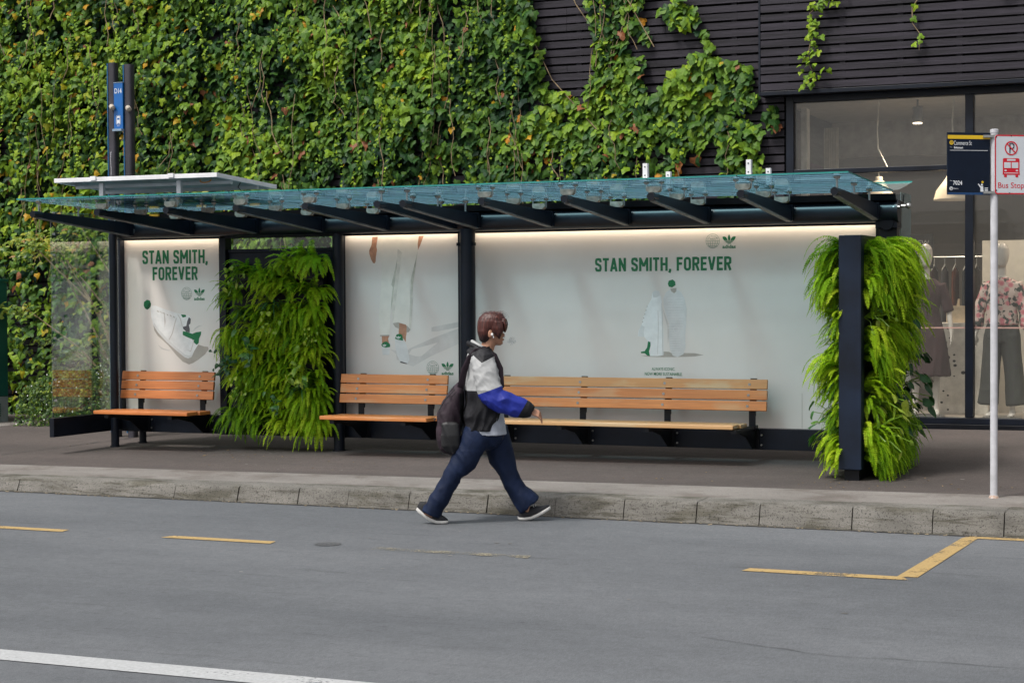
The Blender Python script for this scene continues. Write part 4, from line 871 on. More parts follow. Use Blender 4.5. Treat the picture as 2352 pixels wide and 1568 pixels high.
def glyph(ch):
    h = 0.085; w = {'S': .50, 'T': .46, 'A': .56, 'N': .54, 'M': .68, 'I': .17, 'H': .53, 'F': .44, 'O': .52, 'R': .52, 'E': .44, 'V': .54, ',': .17, ' ': .22}[ch]
    O_ = [(w / 2 + (w / 2 - h) * cos(a) * (1 if True else 1), 0.5 + (0.5 - h) * max(-1, min(1, sin(a) * 1.0))) for a in []]
    def rr(x0, x1, z0, z1, r):
        P = []
        for cx, cz, a0 in ((x1 - r, z1 - r, 0), (x0 + r, z1 - r, 90), (x0 + r, z0 + r, 180), (x1 - r, z0 + r, 270)):
            for k in range(5): a = radians(a0 + k * 22.5); P.append((cx + r * cos(a), cz + r * sin(a)))
        return P + [P[0]]
    G = {'S': [[(w - h, .70), (w - h, .78), (w * .76, .895), (w / 2, .92), (w * .24, .895), (h, .79), (h, .69), (w * .22, .585), (w * .5, .515), (w * .78, .43), (w - h, .33), (w - h, .21), (w * .76, .105), (w / 2, .08), (w * .24, .105), (h, .22), (h, .30)]],
         'T': [[(0, 1 - h), (w, 1 - h)], [(w / 2, 1 - h), (w / 2, 0)]], 'A': [[(h * .9, 0), (w / 2, 1)], [(w - h * .9, 0), (w / 2, 1)], [(w * .25, .26), (w * .75, .26)]],
         'N': [[(h, 0), (h, 1)], [(h, 1 - .06), (w - h, .06)], [(w - h, 0), (w - h, 1)]], 'M': [[(h, 0), (h, 1)], [(h, .95), (w / 2, .35)], [(w / 2, .35), (w - h, .95)], [(w - h, 0), (w - h, 1)]],
         'I': [[(h, 0), (h, 1)]], 'H': [[(h, 0), (h, 1)], [(w - h, 0), (w - h, 1)], [(h, .5), (w - h, .5)]], 'F': [[(h, 0), (h, 1)], [(h, 1 - h), (w, 1 - h)], [(h, .52), (w * .9, .52)]],
         'E': [[(h, 0), (h, 1)], [(h, 1 - h), (w, 1 - h)], [(h, .51), (w * .92, .51)], [(h, h), (w, h)]], 'V': [[(h * .9, 1), (w / 2, .03)], [(w - h * .9, 1), (w / 2, .03)]],
         'O': [rr(h, w - h, h, 1 - h, w * .33)], 'R': [[(h, 0), (h, 1)], [(h, 1 - h), (w * .6, 1 - h), (w * .82, .86), (w - h, .74), (w * .82, .56), (w * .6, .48), (h, .48)], [(w * .52, .48), (w - h * .8, 0)]],
         ',': [[(h, .15), (h, .0), (h * .3, -.13)]], ' ': []}
    return G[ch], w
def headline(body, x0, x1, z0, z1, parent, name='headline'):
    ws = [glyph(c)[1] for c in body]; tot = sum(ws) + 0.09 * (len(body) - 1); sx = (x1 - x0) / tot; H = z1 - z0; x = x0; b = MB(); yy = 15.7885
    for c in body:
        G, w = glyph(c); th = 0.175
        for s_ in G:
            pts = [(x + p[0] * sx, z0 + p[1] * H) for p in s_]
            strip(b, pts, th * sx, yy); yy -= 0.00012
            if yy < 15.787: yy = 15.7885
        x += (w + 0.09) * sx
    b.build(name, GRN, parent)
headline('STAN SMITH,', -11.004, -10.196, 2.048, 2.190, P1); headline('FOREVER', -10.878, -10.320, 1.876, 2.016, P1)
headline('STAN SMITH, FOREVER', -5.911, -4.582, 1.914, 2.040, P3)
def trefoil(x0, x1, z0, z1, parent, m=GRN, y=15.7887, word=None):
    cx = (x0 + x1) / 2; hw = (x1 - x0) / 2; H = z1 - z0; b = MB(); q = lambda P: [(cx + u * hw, z0 + v * H) for u, v in P]
    b.poly_y(q([(0, 1), (.13, .80), (.19, .62), (.16, .42), (.11, .35), (-.11, .35), (-.16, .42), (-.19, .62), (-.13, .80)]), y)
    for s_ in (1, -1):
        P = [(.22, .35), (.30, .52), (.48, .70), (.72, .76), (1.0, .74), (.96, .58), (.84, .43), (.74, .35)]
        b.poly_y(q([(s_ * u, v) for u, v in P]), y)
    for (v0, v1, a, c) in ((.24, .30, .68, .62), (.14, .20, .55, .46), (.0, .085, .34, .20)):
        b.poly_y(q([(-a, v1), (a, v1), (c, v0), (-c, v0)]), y)
    b.build('emblem', m, parent)
    if word: text('emblem_word', 'adidas', word[0], word[1], word[2], word[3], y, m, parent, offset=0.03)
def globe(cx, cz, r, parent):
    b = MB(); y = 15.7886; w = 0.0028
    b.ring_y(cx, cz, y, r, w, 36)
    b.poly_y([(cx - r, cz - w / 2), (cx + r, cz - w / 2), (cx + r, cz + w / 2), (cx - r, cz + w / 2)], y - .0002)
    for k in (0.36, 0.68):
        h = -r * k; e = math.sqrt(r * r - h * h); b.poly_y([(cx - e, cz + h - w / 2), (cx + e, cz + h - w / 2), (cx + e, cz + h + w / 2), (cx - e, cz + h + w / 2)], y - .0002)
    for f in (-0.7, -0.36, 0, 0.36, 0.7):
        pts = [(cx + f * r * cos(a), cz - r * sin(a)) for a in [pi / 2 * k / 6 for k in range(7)]]; strip(b, pts, w, y - 0.0004)
    b.build('round_emblem', PLN, parent)
    text('emblem_word', 'WASTE', cx - r * .42, cx + r * .42, cz + r * .15, cz + r * .38, y - .0003, PLN, parent)
    for k, ch in enumerate('END PLASTIC'):
        if ch == ' ': continue
        a = radians(160 - k * 14); px, pzz = cx + r * .72 * cos(a), cz + r * .72 * sin(a); c = 0.0044
        text('emblem_letter', ch, px - c, px + c, pzz - c * 1.1, pzz + c * 1.1, y - .0003, PLN, parent)
def layer(d, order, parent, y0=15.7893):
    y = y0
    for name, key, m in order:
        for k in (key if isinstance(key, tuple) else (key,)): b = MB(); b.poly_y(d[k], y); b.build(name, m, parent)
        y -= 0.00018
d = PO['p1']; rr_ = 0.033
globe(-10.457 + 0.0, 1.735, 0.034 + rr_ - 0.002, P1) if False else globe(-10.457, 1.735, 0.065, P1)
trefoil(-10.366, -10.236, 1.709, 1.797, P1, word=(-10.367, -10.237, 1.664, 1.698))
layer(d, [('printed_shadow', 'shadow', PSH), ('printed_shoe', 'white', PW), ('printed_seam', 'lineA', PSL), ('printed_lace', ('lace1', 'lace2'), PSL), ('printed_lining', 'hole', PDK), ('printed_heel', 'green', GRN), ('printed_tongue', 'tongue', GRN), ('printed_bobble', 'pom', GRN), ('printed_bobble_shade', 'pomd', GRND)], P1)
layer(d, [('printed_sole', 'sole', PW2), ('printed_seam', ('seam1', 'seam2', 'toe'), PSL)], P1, y0=15.7877)
b = MB()
for (x, z) in ((-10.83, 1.555), (-10.79, 1.548), (-10.75, 1.535), (-10.71, 1.52), (-10.67, 1.51), (-10.63, 1.497)): b.poly_y([(x, z), (x + 0.02, z - 0.016), (x + 0.026, z - 0.012), (x + 0.008, z + 0.004)], 15.7876)
b.build('printed_lace', PSH, P1)
d = PO['p2']
globe(-7.615, 0.991, 0.066, P2); trefoil(-7.52, -7.389, 0.969, 1.055, P2, word=(-7.52, -7.39, 0.922, 0.954))
layer(d, [('printed_shadow', ('shadow', 'shadow2'), PSL), ('printed_gap', 'gap', POSTER), ('printed_ankle', ('ank1', 'ank2'), PSK), ('printed_cuff', ('cuff', 'cuff2'), PSH), ('printed_trousers', 'pants', PPA), ('printed_fold', ('fold', 'fold2'), PFO), ('printed_hand', ('hand', 'hand2'), PSK), ('printed_shoe', ('sh1', 'sh2'), PW2), ('printed_heel', ('g1', 'g2'), GRN), ('printed_sole', 'dk', PDK)], P2)
layer(d, [('printed_fold', ('in1', 'calf'), mat('poster_fold_pale', (0.70, 0.655, 0.585), 0.5)), ('printed_hem', 'hemline', PSH)], P2, y0=15.7874)
trefoil(-8.165, -8.125, 1.195, 1.222, P2, m=PW, y=15.7874); trefoil(-8.015, -7.965, 1.272, 1.302, P2, m=PW, y=15.7874)
d = PO['p3']
globe(-4.759, 2.183, 0.066, P3); trefoil(-4.666, -4.541, 2.155, 2.243, P3, word=(-4.667, -4.541, 2.113, 2.146))
layer(d, [('printed_shadow', 'shadow', PSH), ('printed_shoe', 's1', PW), ('printed_edge', 's1e', PW2), ('printed_sole', 'sole', PW2), ('printed_gap', 'gapd', PSL), ('printed_lining', 'heel', PSH), ('printed_bobble', 'pom', GRN), ('printed_heel', 'green', GRN)], P3)
layer(d, [('printed_seam', ('l1', 'l2'), PSL), ('printed_tongue', 'tong', PW2), ('printed_toe_cap', 'cap', PW2)], P3, y0=15.7877)
b = MB()
for k in range(22):
    z = 1.66 - k * 0.025 if k < 12 else 1.36 - (k - 12) * 0.022; w_ = 0.075 if k < 12 else 0.05; cx = -5.13 + (0.01 if k < 12 else 0.01)
    b.poly_y([(cx - w_, z), (cx + w_, z + .001), (cx + w_, z + .004), (cx - w_, z + .003)], 15.7878)
b.ring_y(-5.112, 1.373, 15.7876, 0.028, 0.003, 24); b.build('printed_tread', PW, P3)
b = MB()
for k in range(7): b.disc_y(-5.395 - 0.011 * k, 1.585 - k * 0.036, 15.7876, 0.005, 8)
b.build('printed_eyelet', PSH, P3)
text('small_print', 'ALWAYS ICONIC.', -5.352, -5.124, 0.990, 1.018, 15.7885, GRN, P3, offset=0.012); text('small_print', 'NOW MORE SUSTAINABLE.', -5.42, -5.054, 0.943, 0.973, 15.7885, GRN, P3, offset=0.012)
b = MB(); b.poly_y([(-3.93, 0.485), (-3.926, 0.485), (-3.926, 0.80), (-3.93, 0.80)], 15.7888); b.build('panel_joint', PSH, P3)

# ================================================================= benches
def wood(name, c1, c2, worn=0.0):
    m = bpy.data.materials.new(name); m.use_nodes = True; t = m.node_tree; b = t.nodes['Principled BSDF']; b.inputs['Roughness'].default_value = 0.42
    tc = nd(t, 'ShaderNodeTexCoord'); mp = nd(t, 'ShaderNodeMapping'); mp.inputs['Scale'].default_value = (1.3, 22, 26)
    oi = nd(t, 'ShaderNodeObjectInfo'); ad = nd(t, 'ShaderNodeVectorMath', operation='ADD'); t.links.new(tc.outputs['Object'], ad.inputs[0])
    cb_ = nd(t, 'ShaderNodeCombineXYZ'); ml = nd(t, 'ShaderNodeMath', operation='MULTIPLY'); ml.inputs[1].default_value = 37; t.links.new(oi.outputs['Random'], ml.inputs[0])
    for k in range(3): t.links.new(ml.outputs[0], cb_.inputs[k])
    t.links.new(cb_.outputs[0], ad.inputs[1]); t.links.new(ad.outputs[0], mp.inputs[0])
    n = nd(t, 'ShaderNodeTexNoise'); n.inputs['Scale'].default_value = 2.2; n.inputs['Detail'].default_value = 6; n.inputs['Distortion'].default_value = 0.6; t.links.new(mp.outputs[0], n.inputs['Vector'])
    r = ramp(t, [(0.25, c2), (0.72, c1)]); t.links.new(n.outputs[0], r.inputs[0]); cur = r.outputs[0]
    mr = nd(t, 'ShaderNodeMapRange'); mr.inputs[3].default_value = 0.82; mr.inputs[4].default_value = 1.12; t.links.new(oi.outputs['Random'], mr.inputs[0])
    hs = nd(t, 'ShaderNodeHueSaturation'); t.links.new(mr.outputs[0], hs.inputs['Value']); t.links.new(cur, hs.inputs['Color']); cur = hs.outputs[0]
    if worn:
        w = nd(t, 'ShaderNodeTexNoise'); w.inputs['Scale'].default_value = 1.6; w.inputs['Detail'].default_value = 7; mq = nd(t, 'ShaderNodeMapping'); mq.inputs['Scale'].default_value = (1, 3, 4)
        t.links.new(ad.outputs[0], mq.inputs[0]); t.links.new(mq.outputs[0], w.inputs['Vector']); rw = ramp(t, [(0.52, (0, 0, 0)), (0.62, (worn,) * 3)]); t.links.new(w.outputs[0], rw.inputs[0])
        mx = nd(t, 'ShaderNodeMix', data_type='RGBA'); t.links.new(rw.outputs[0], mx.inputs[0]); t.links.new(cur, mx.inputs[6]); mx.inputs[7].default_value = (0.56, 0.42, 0.25, 1); cur = mx.outputs[2]
    t.links.new(cur, b.inputs['Base Color'])
    bp = nd(t, 'ShaderNodeBump'); bp.inputs['Strength'].default_value = 0.2; bp.inputs['Distance'].default_value = 0.003; t.links.new(n.outputs[0], bp.inputs['Height']); t.links.new(bp.outputs[0], b.inputs['Normal'])
    return m
WOOD = wood('varnished_wood', (0.68, 0.235, 0.065), (0.47, 0.14, 0.038)); WOODW = wood('worn_wood', (0.69, 0.26, 0.075), (0.50, 0.165, 0.045), 0.35); WOODP = wood('pale_worn_wood', (0.60, 0.36, 0.17), (0.50, 0.27, 0.11), 0.7)
def bench(x0, x1, sx0, sx1, brk, label, wm, wtop=None, wseat=None):
    t = thing('bench', ((x0 + x1) / 2, 15.3, 0.17), label, 'bench', 'wooden benches along the shelter')
    boards = []
    for k, zc in enumerate((0.690, 0.788, 0.884)):
        yb = 15.555 + (zc - 0.69) * 0.16; b = MB(); h = 0.0435
        b.bar((x0 + rnd.uniform(-.002, .002), yb, zc), (x1 + rnd.uniform(-.002, .002), yb, zc), 0.030, 2 * h, upv=(0, 0.16, 1))
        o = b.build('backrest_board', (wtop if (k == 2 and wtop) else wm), t, bevel=0.004); boards.append(o)
        for x in brk:
            c = MB(); c.tube([(x + (k - 1) * 0.006, yb - 0.0155, zc), (x + (k - 1) * 0.006, yb - 0.0205, zc)], 0.0125, 14); c.build('bolt', STEEL, o, smooth=True, ang=30)
    for k, (ya, yb) in enumerate(((14.97, 15.165), (15.175, 15.375))):
        b = MB(); a = sx0 if k == 0 else sx0 + 0.02; c_ = sx1 if k == 0 else sx1 + 0.015
        zt = 0.553 - k * 0.004
        b.box(a, c_, ya, yb, zt - 0.036, zt); o = b.build('seat_board', wseat or wm, t, bevel=0.007)
        for x in brk: c = MB(); c.tube([(x, (ya + yb) / 2, zt), (x, (ya + yb) / 2, zt + 0.002)], 0.010, 12); c.build('bolt', STEEL, o)
    for x in brk:
        b = MB(); b.bar((x + 0.03, 15.60, 0.40), (x + 0.03, 15.625, 0.93), 0.055, 0.02, upv=(0, 1, 0)) if False else None
        b.box(x - 0.005, x + 0.055, 15.585, 15.60, 0.47, 0.665); b.bar((x + 0.025, 15.605, 0.60), (x + 0.025, 15.648, 0.935), 0.06, 0.022, upv=(0, -1, 0))
        b.box(x + 0.0, x + 0.05, 14.99, 15.70, 0.478, 0.512)
        b.slab_y([(0, 0)] * 3, 0, 0) if False else None
        n0 = [(15.70, 0.30), (15.70, 0.477), (15.12, 0.477), (15.40, 0.42), (15.60, 0.30)]
        b.add([(x + 0.018, y, z) for y, z in n0] + [(x + 0.032, y, z) for y, z in n0], [tuple(range(5)), tuple(range(9, 4, -1))] + [(k, k + 5, (k + 1) % 5 + 5, (k + 1) % 5) for k in range(5)])
        b.box(x - 0.01, x + 0.06, 15.695, 15.7135, 0.29, 0.477)
        o = b.build('bracket', BLACKM, t, bevel=0.002)
    return t
bench(-11.12, -9.99, -11.05, -9.925, (-10.93, -10.17), 'short varnished bench under the leftmost poster, beside the glass screen', WOOD)
bench(-8.52, -7.352, -8.43, -7.29, (-8.33, -7.57), 'short varnished bench between the fern wall and the walking person', WOODW)
bench(-6.96, -4.19, -6.87, -4.335, (-6.78, -5.99, -5.16, -4.36), 'long worn bench with a pale scuffed seat under the widest poster', WOODW, WOODP if False else wood('scuffed_top_wood', (0.62, 0.30, 0.11), (0.50, 0.24, 0.09), 0.75), WOODP)

# ================================================================= solar panel on the roof
so = thing('solar_panel', (-9.77, 14.5, 2.64), 'white framed solar panel standing flat on legs above the left end of the glass roof', 'solar panel')
def sp(x, y): return 2.826 - (y - 13.9) * 0.050
b = MB()
for (a, c, y0, y1) in ((-10.68, -8.87, 13.90, 13.935), (-10.68, -8.87, 14.925, 14.96)): b.bar((a, (y0 + y1) / 2, sp(0, y0) - 0.02), (c, (y0 + y1) / 2, sp(0, y0) - 0.02), 0.035, 0.040)
for x in (-10.6625, -8.8875): b.bar((x, 13.936, sp(0, 13.93) - 0.02), (x, 14.924, sp(0, 14.93) - 0.02), 0.035, 0.0395)
b.build('frame', WHITEM, so, bevel=0.002)
b = MB(); b.add([(-10.645, 13.935, sp(0, 13.93) - 0.012), (-8.905, 13.935, sp(0, 13.93) - 0.012), (-8.905, 14.925, sp(0, 14.93) - 0.012), (-10.645, 14.925, sp(0, 14.93) - 0.012)], [(0, 1, 2, 3)]); b.build('cell_sheet', mat('panel_back_sheet', (0.42, 0.44, 0.45), 0.35, var=0.15, scale=2), so)
b = MB()
for y in (14.2, 14.66): b.bar((-10.64, y, sp(0, y) - 0.055), (-8.9, y, sp(0, y) - 0.055), 0.04, 0.03)
b.build('cross_bar', ALU, so)
for x in (-10.22, -9.355):
    for y in (14.03, 14.85):
        b = MB(); z0 = gz(y) + 0.014; b.box(x - 0.025, x + 0.02, y - 0.02, y - 0.016, z0, sp(0, y) - 0.042); b.box(x - 0.025, x - 0.021, y - 0.0155, y + 0.02, z0, sp(0, y) - 0.042); b.box(x + 0.016, x + 0.02, y - 0.0155, y + 0.02, z0, sp(0, y) - 0.042)
        b.box(x - 0.045, x + 0.04, y - 0.04, y + 0.04, z0 - 0.001, z0 + 0.003); b.build('leg', ALU, so)
    b = MB(); b.box(x - 0.035, x + 0.025, 13.885, 13.90, sp(0, 13.9) - 0.03, sp(0, 13.9) + 0.008); b.build('clamp', WHITEM, so)
b = MB(); pts = [(-9.12 + 0.045 * cos(a) * 1.3, 14.10 + 0.02 * sin(a), 2.775 + 0.022 * sin(a)) for a in [pi * 0.9 + k * pi * 1.2 / 8 for k in range(9)]]; b.tube(pts, 0.006, 6); b.build('cable', mat('orange_cable', (0.65, 0.25, 0.04), 0.6), so, smooth=True)
b = MB(); b.tube([(-8.98, 14.5, 2.79), (-9.02, 14.5, 2.73), (-8.97, 14.48, 2.69), (-8.99, 14.46, 2.645)], 0.005, 6); b.build('cable', BLACKM, so, smooth=True)

# ================================================================= fern planters
FERN = leafmat('fern_frond', [(0, (0.022, 0.085, 0.008)), (0.35, (0.14, 0.31, 0.008)), (0.65, (0.29, 0.50, 0.010)), (1.0, (0.50, 0.64, 0.03))], rough=0.55, trans=0.48, spec=0.2)
BROAD = leafmat('broad_leaf', [(0, (0.012, 0.05, 0.02)), (0.4, (0.03, 0.11, 0.025)), (0.75, (0.13, 0.28, 0.02)), (1.0, (0.36, 0.44, 0.05))], rough=0.35, trans=0.25)
def frond(b, p, d, L, wid, t, n=26, k=0.085):
    p = Vector(p); d = Vector(d).normalized(); step = L / n; rach = [p.copy()]
    side0 = Vector((d.y, -d.x, 0)); side0 = side0.normalized() if side0.length > .05 else Vector((1, 0, 0)); side0 = (side0 + Vector((0, 0, rnd.gauss(0, .25)))).normalized()
    for i in range(n):
        s_ = (i + 1) / n
        side = (side0 - d * side0.dot(d)).normalized(); nn = side.cross(d)
        if nn.y > 0: nn = -nn
        prof = (min(1, s_ * 5) * (1 - s_) ** 0.55 + 0.06) * wid
        for sg in (-1, 1):
            e = (side * sg + d * 0.22).normalized(); jt = rnd.uniform(0.88, 1.1)
            tip = p + e * prof * jt - Vector((0, 0, 1)) * prof * rnd.uniform(0.05, 0.40) + nn * prof * rnd.uniform(-.1, .18); w = d * step * 0.40
            mid = p + (tip - p) * 0.45 + nn * 0.002
            b.add([p - w * .6, mid - w, tip, mid + w, p + w * .6], [(0, 1, 2, 3, 4)], 0, max(0, min(1, t + 0.18 * (s_ - 0.4) + rnd.uniform(-.04, .04))))
        p = p + d * step; rach.append(p.copy()); d = (d + Vector((0, 0, -k * (0.6 + s_)))).normalized()
    b.tube([tuple(q) for q in rach[::3]], 0.0018, 3, t=0.7, cap=False)
def fern_mesh(seed, L0, n=30, base=0.55, hang=0.0):
    global rnd; keep = rnd; rnd = random.Random(seed); b = MB()
    for k in range(n):
        a = rnd.uniform(-1.25, 1.25); el = rnd.uniform(-0.15, 1.25); L = L0 * rnd.uniform(0.65, 1.15)
        d = (sin(a) * cos(el * .6), -cos(a) * cos(el * .6), sin(el) * 0.9)
        frond(b, (rnd.uniform(-.05, .05), rnd.uniform(-.02, 0.01), rnd.uniform(-.05, .05)), d, L, rnd.uniform(0.034, 0.050), base + rnd.gauss(0, 0.16), k=rnd.uniform(0.042, 0.105) + hang)
    rnd = keep
    me = bpy.data.meshes.new('fern'); me.from_pydata(b.v, [], b.f); me.materials.append(FERN)
    at = me.attributes.new('tint', 'FLOAT', 'POINT'); at.data.foreach_set('value', b.t); me.update(); return me
FM = [fern_mesh(s_, 0.36, base=bs) for s_, bs in ((1, .68), (2, .5), (3, .74), (4, .36), (5, .6), (6, .82))]
FH = [fern_mesh(s_, 0.38, n=44, base=bs, hang=0.05) for s_, bs in ((11, .62), (12, .5), (13, .68))]
FD = [fern_mesh(s_, 0.36, n=34, base=bs, hang=0.04) for s_, bs in ((21, .22), (22, .32))]
def put_mesh(me, name, parent, loc, rz, s_, sc=(1, 1, 1)):
    o = bpy.data.objects.new(name, me); COL.objects.link(o); o.parent = parent; o.location = Vector(loc) - wloc(parent); o.rotation_euler = (0, rnd.uniform(-.15, .15), rz); o.scale = (s_ * sc[0], s_ * sc[1], s_ * sc[2]); return o
def spider_mesh(seed, L=0.26, n=20, var=False):
    r2 = random.Random(seed); b = MB()
    for k in range(n):
        a = r2.uniform(-1.3, 1.3); el = r2.uniform(0.0, 1.1); d = Vector((sin(a) * cos(el), -cos(a) * cos(el), sin(el))); p = Vector((0, 0, 0)); l_ = L * r2.uniform(.7, 1.1); t_ = r2.uniform(.15, .55); vs = []
        for i in range(8):
            s_ = i / 7; side = d.cross(Vector((0, 0, 1))).normalized(); w = 0.009 * (1 - s_ ** 2 * 0.95); vs += [p - side * w, p + side * w]; p = p + d * l_ / 7; d = (d + Vector((0, 0, -0.32))).normalized()
        b.add(vs, [(2 * i, 2 * i + 1, 2 * i + 3, 2 * i + 2) for i in range(7)], 0, t_)
    me = bpy.data.meshes.new('spider_plant'); me.from_pydata(b.v, [], b.f); me.materials.append(BROAD); at = me.attributes.new('tint', 'FLOAT', 'POINT'); at.data.foreach_set('value', b.t); me.update(); return me
def broad_mesh(seed, n, size, t0, t1, spread, wide=0.85):
    global rnd; keep = rnd; rnd = random.Random(seed); b = MB(); shp = [(0, 0.0, 0), (-0.30, 0.02, -.03), (-0.42, 0.26, -.06), (-0.38, 0.5, -.04), (-0.20, 0.78, -.05), (0, 1.0, -.14), (0.20, 0.78, -.05), (0.38, 0.5, -.04), (0.42, 0.26, -.06), (0.30, 0.02, -.03), (0, 0.42, 0.05)]
    for k in range(n):
        x = rnd.gauss(0, spread); z = rnd.gauss(0, spread * 1.1); y = -rnd.uniform(0.08, 0.30)
        leaf(b, (x, y, z), size * rnd.uniform(.7, 1.2), rnd.uniform(t0, t1), out=(x * 2, -1, 0.7), spin=1.0, shape=shp, wide=wide); b.tube([(0, 0, 0), (x * .5, y * .7, z * .6 + .03), (x, y, z)], 0.003, 4, t=0.8, cap=False)
    rnd = keep; me = bpy.data.meshes.new('broad_leaf_plant'); me.from_pydata(b.v, [], b.f); me.materials.append(BROAD); at = me.attributes.new('tint', 'FLOAT', 'POINT'); at.data.foreach_set('value', b.t); me.update(); return me
SPI = [spider_mesh(1), spider_mesh(2)]; PHI = broad_mesh(3, 14, 0.12, .6, 1.0, .10, .62); DRK = broad_mesh(4, 30, 0.10, .0, .32, .13); LIM = broad_mesh(5, 12, 0.065, .75, 1.0, .06); MIDL = broad_mesh(6, 12, .10, .3, .6, .09)

fp = thing('fern_wall', (-9.3, 15.6, 0.17), 'tall wall planter of overlapping bright green ferns between the two left benches', 'fern planter', 'fern planters of the shelter')
b = MB(); b.box(-9.80, -8.74, 15.62, 15.70, 0.30, 2.08); b.box(-9.80, -8.74, 15.55, 15.619, 0.30, 0.34); b.build('planter_box', BLACKM, fp)
b = MB()
for k in range(5): b.box(-9.78, -8.76, 15.54, 15.618, 0.42 + k * 0.36, 0.46 + k * 0.36)
b.build('planter_tray', BLACKM, fp)
rows = 8
for j in range(rows):
    for i in range(6):
        x = -9.66 + i * 0.172 + rnd.uniform(-.05, .05) + (0.09 if j % 2 else 0); z = 0.45 + j * 0.218 + rnd.uniform(-.04, .05)
        if j == rows - 1 and i in (1, 2): z -= 0.08
        if j == rows - 1 and i in (4, 5): z += 0.06
        x = min(-8.80, x); s_ = rnd.uniform(0.88, 1.12)
        a = (x + 9.24) * 0.55
        if rnd.random() < .04 and 0 < j < rows - 1: continue
        q = noise.noise(Vector((x * 2.3, 1.7, z * 2.1)))
        me_ = (FD[rnd.randrange(2)] if q < -.34 else FH[rnd.randrange(3)] if rnd.random() < .30 else FM[rnd.randrange(6)])
        put_mesh(me_, 'fern', fp, (x, 15.56, z), a + rnd.uniform(-.25, .25), s_)
for (x, z, me, nm, s_) in ((-9.22, 1.62, SPI[0], 'spider_plant', 1.0), (-9.55, 1.52, SPI[1], 'spider_plant', .8), (-9.42, 1.20, MIDL, 'broad_leaf_plant', .9), (-8.80, 0.92, PHI, 'broad_leaf_plant', .8), (-8.88, .78, SPI[0], 'spider_plant', 1.0), (-9.72, 1.02, DRK, 'broad_leaf_plant', .55), (-9.2, 1.42, LIM, 'broad_leaf_plant', .9), (-9.52, .78, LIM, 'broad_leaf_plant', .8), (-9.58, 1.86, LIM, 'broad_leaf_plant', .9), (-9.14, .66, MIDL, 'broad_leaf_plant', .6), (-8.74, 1.3, LIM, 'broad_leaf_plant', .6)):
    put_mesh(me, nm, fp, (x, 15.42, z), rnd.uniform(-.2, .2), s_)

tp = thing('fern_divider', (-3.15, 15.0, 0.17), 'free standing navy divider panel at the right end, ferns spilling from both faces', 'fern planter', 'fern planters of the shelter')
b = MB(); b.box(-3.245, -3.062, 14.25, 14.36, 0.275, 2.16); b.build('end_fin', NAVY2, tp, bevel=0.006)
b = MB(); b.box(-3.215, -3.09, 14.361, 15.60, 0.275, 2.135); b.build('core_panel', BLACKM, tp)
b = MB(); b.box(-3.225, -3.08, 14.361, 15.60, 2.136, 2.165); b.build('top_rail', NAVY, tp)
b = MB(); b.box(-3.21, -3.09, 14.30, 15.58, 0.15, 0.274); b.build('plinth', BLACKM, tp)
for side in (-1, 1):
    X = -3.225 if side < 0 else -3.08
    if side < 0:
        spec = [(y + rnd.uniform(-.03, .03), z, k, s_) for y in (14.46, 14.66, 14.88, 15.12, 15.32) for (z, k, s_) in ((2.0, 'H', 1.15), (1.84, 'H', 1.2), (1.68, 'M', 1.0), (1.50, 'M', .85), (1.30, 'M', .9), (1.14, 'H', 1.15), (.98, 'M', 1.05), (.80, 'M', .9), (.64, 'D', .85), (.50, 'H', 1.0), (.40, 'M', .85))]
    else:
        spec = [(y + rnd.uniform(-.03, .03), z, k, s_) for y in (14.47, 14.66, 14.84) for (z, k, s_) in ((2.0, 'H', 1.2), (1.86, 'H', 1.25), (1.74, 'M', 1.1), (1.36, 'H', 1.1), (1.22, 'H', 1.15), (.98, 'M', .95), (.80, 'M', .7), (.56, 'H', 1.1), (.42, 'H', 1.05))]
        spec += [(y + rnd.uniform(-.03, .03), z, k, s_) for y in (15.04, 15.24, 15.44) for (z, k, s_) in ((2.04, 'H', 1.25), (1.86, 'H', 1.3), (1.68, 'H', 1.2), (1.50, 'M', 1.25), (1.34, 'H', 1.15), (.62, 'D', 1.1), (.46, 'D', 1.15), (.38, 'D', 1.0))]
    for (y, z, k, s_) in spec:
        me_ = FH[rnd.randrange(3)] if k == 'H' else FM[rnd.randrange(6)] if k == 'M' else FD[rnd.randrange(2)]
        put_mesh(me_, 'fern', tp, (X, y, z + rnd.uniform(-.03, .03)), side * pi / 2 + rnd.uniform(-.35, .35), s_ * rnd.uniform(.88, 1.1))
for (side, y, z, me, nm, s_) in ((1, 15.25, 1.05, DRK, 'broad_leaf_plant', 1.15), (1, 15.35, .82, DRK, 'broad_leaf_plant', 1.15), (1, 15.3, 1.25, DRK, 'broad_leaf_plant', .8), (1, 15.35, .62, DRK, 'broad_leaf_plant', .9), (1, 14.50, .80, PHI, 'broad_leaf_plant', 1.1), (1, 14.42, .52, LIM, 'broad_leaf_plant', 1.3), (1, 14.44, 1.50, LIM, 'broad_leaf_plant', .9), (1, 14.95, .60, LIM, 'broad_leaf_plant', 1.2), (1, 14.46, 1.60, MIDL, 'broad_leaf_plant', .45),
                                 (-1, 14.5, 1.55, SPI[0], 'spider_plant', 1.0), (-1, 14.5, .98, SPI[1], 'spider_plant', 1.25), (-1, 14.75, 1.0, SPI[0], 'spider_plant', 1.2), (-1, 14.45, .62, MIDL, 'broad_leaf_plant', 1.0), (-1, 14.5, 1.2, LIM, 'broad_leaf_plant', .7), (-1, 14.6, 1.5, SPI[1], 'spider_plant', 1.0)):
    put_mesh(me, nm, tp, ((-3.20 - .02) if side < 0 else -3.08, y, z), side * pi / 2 + rnd.uniform(-.3, .3), s_)

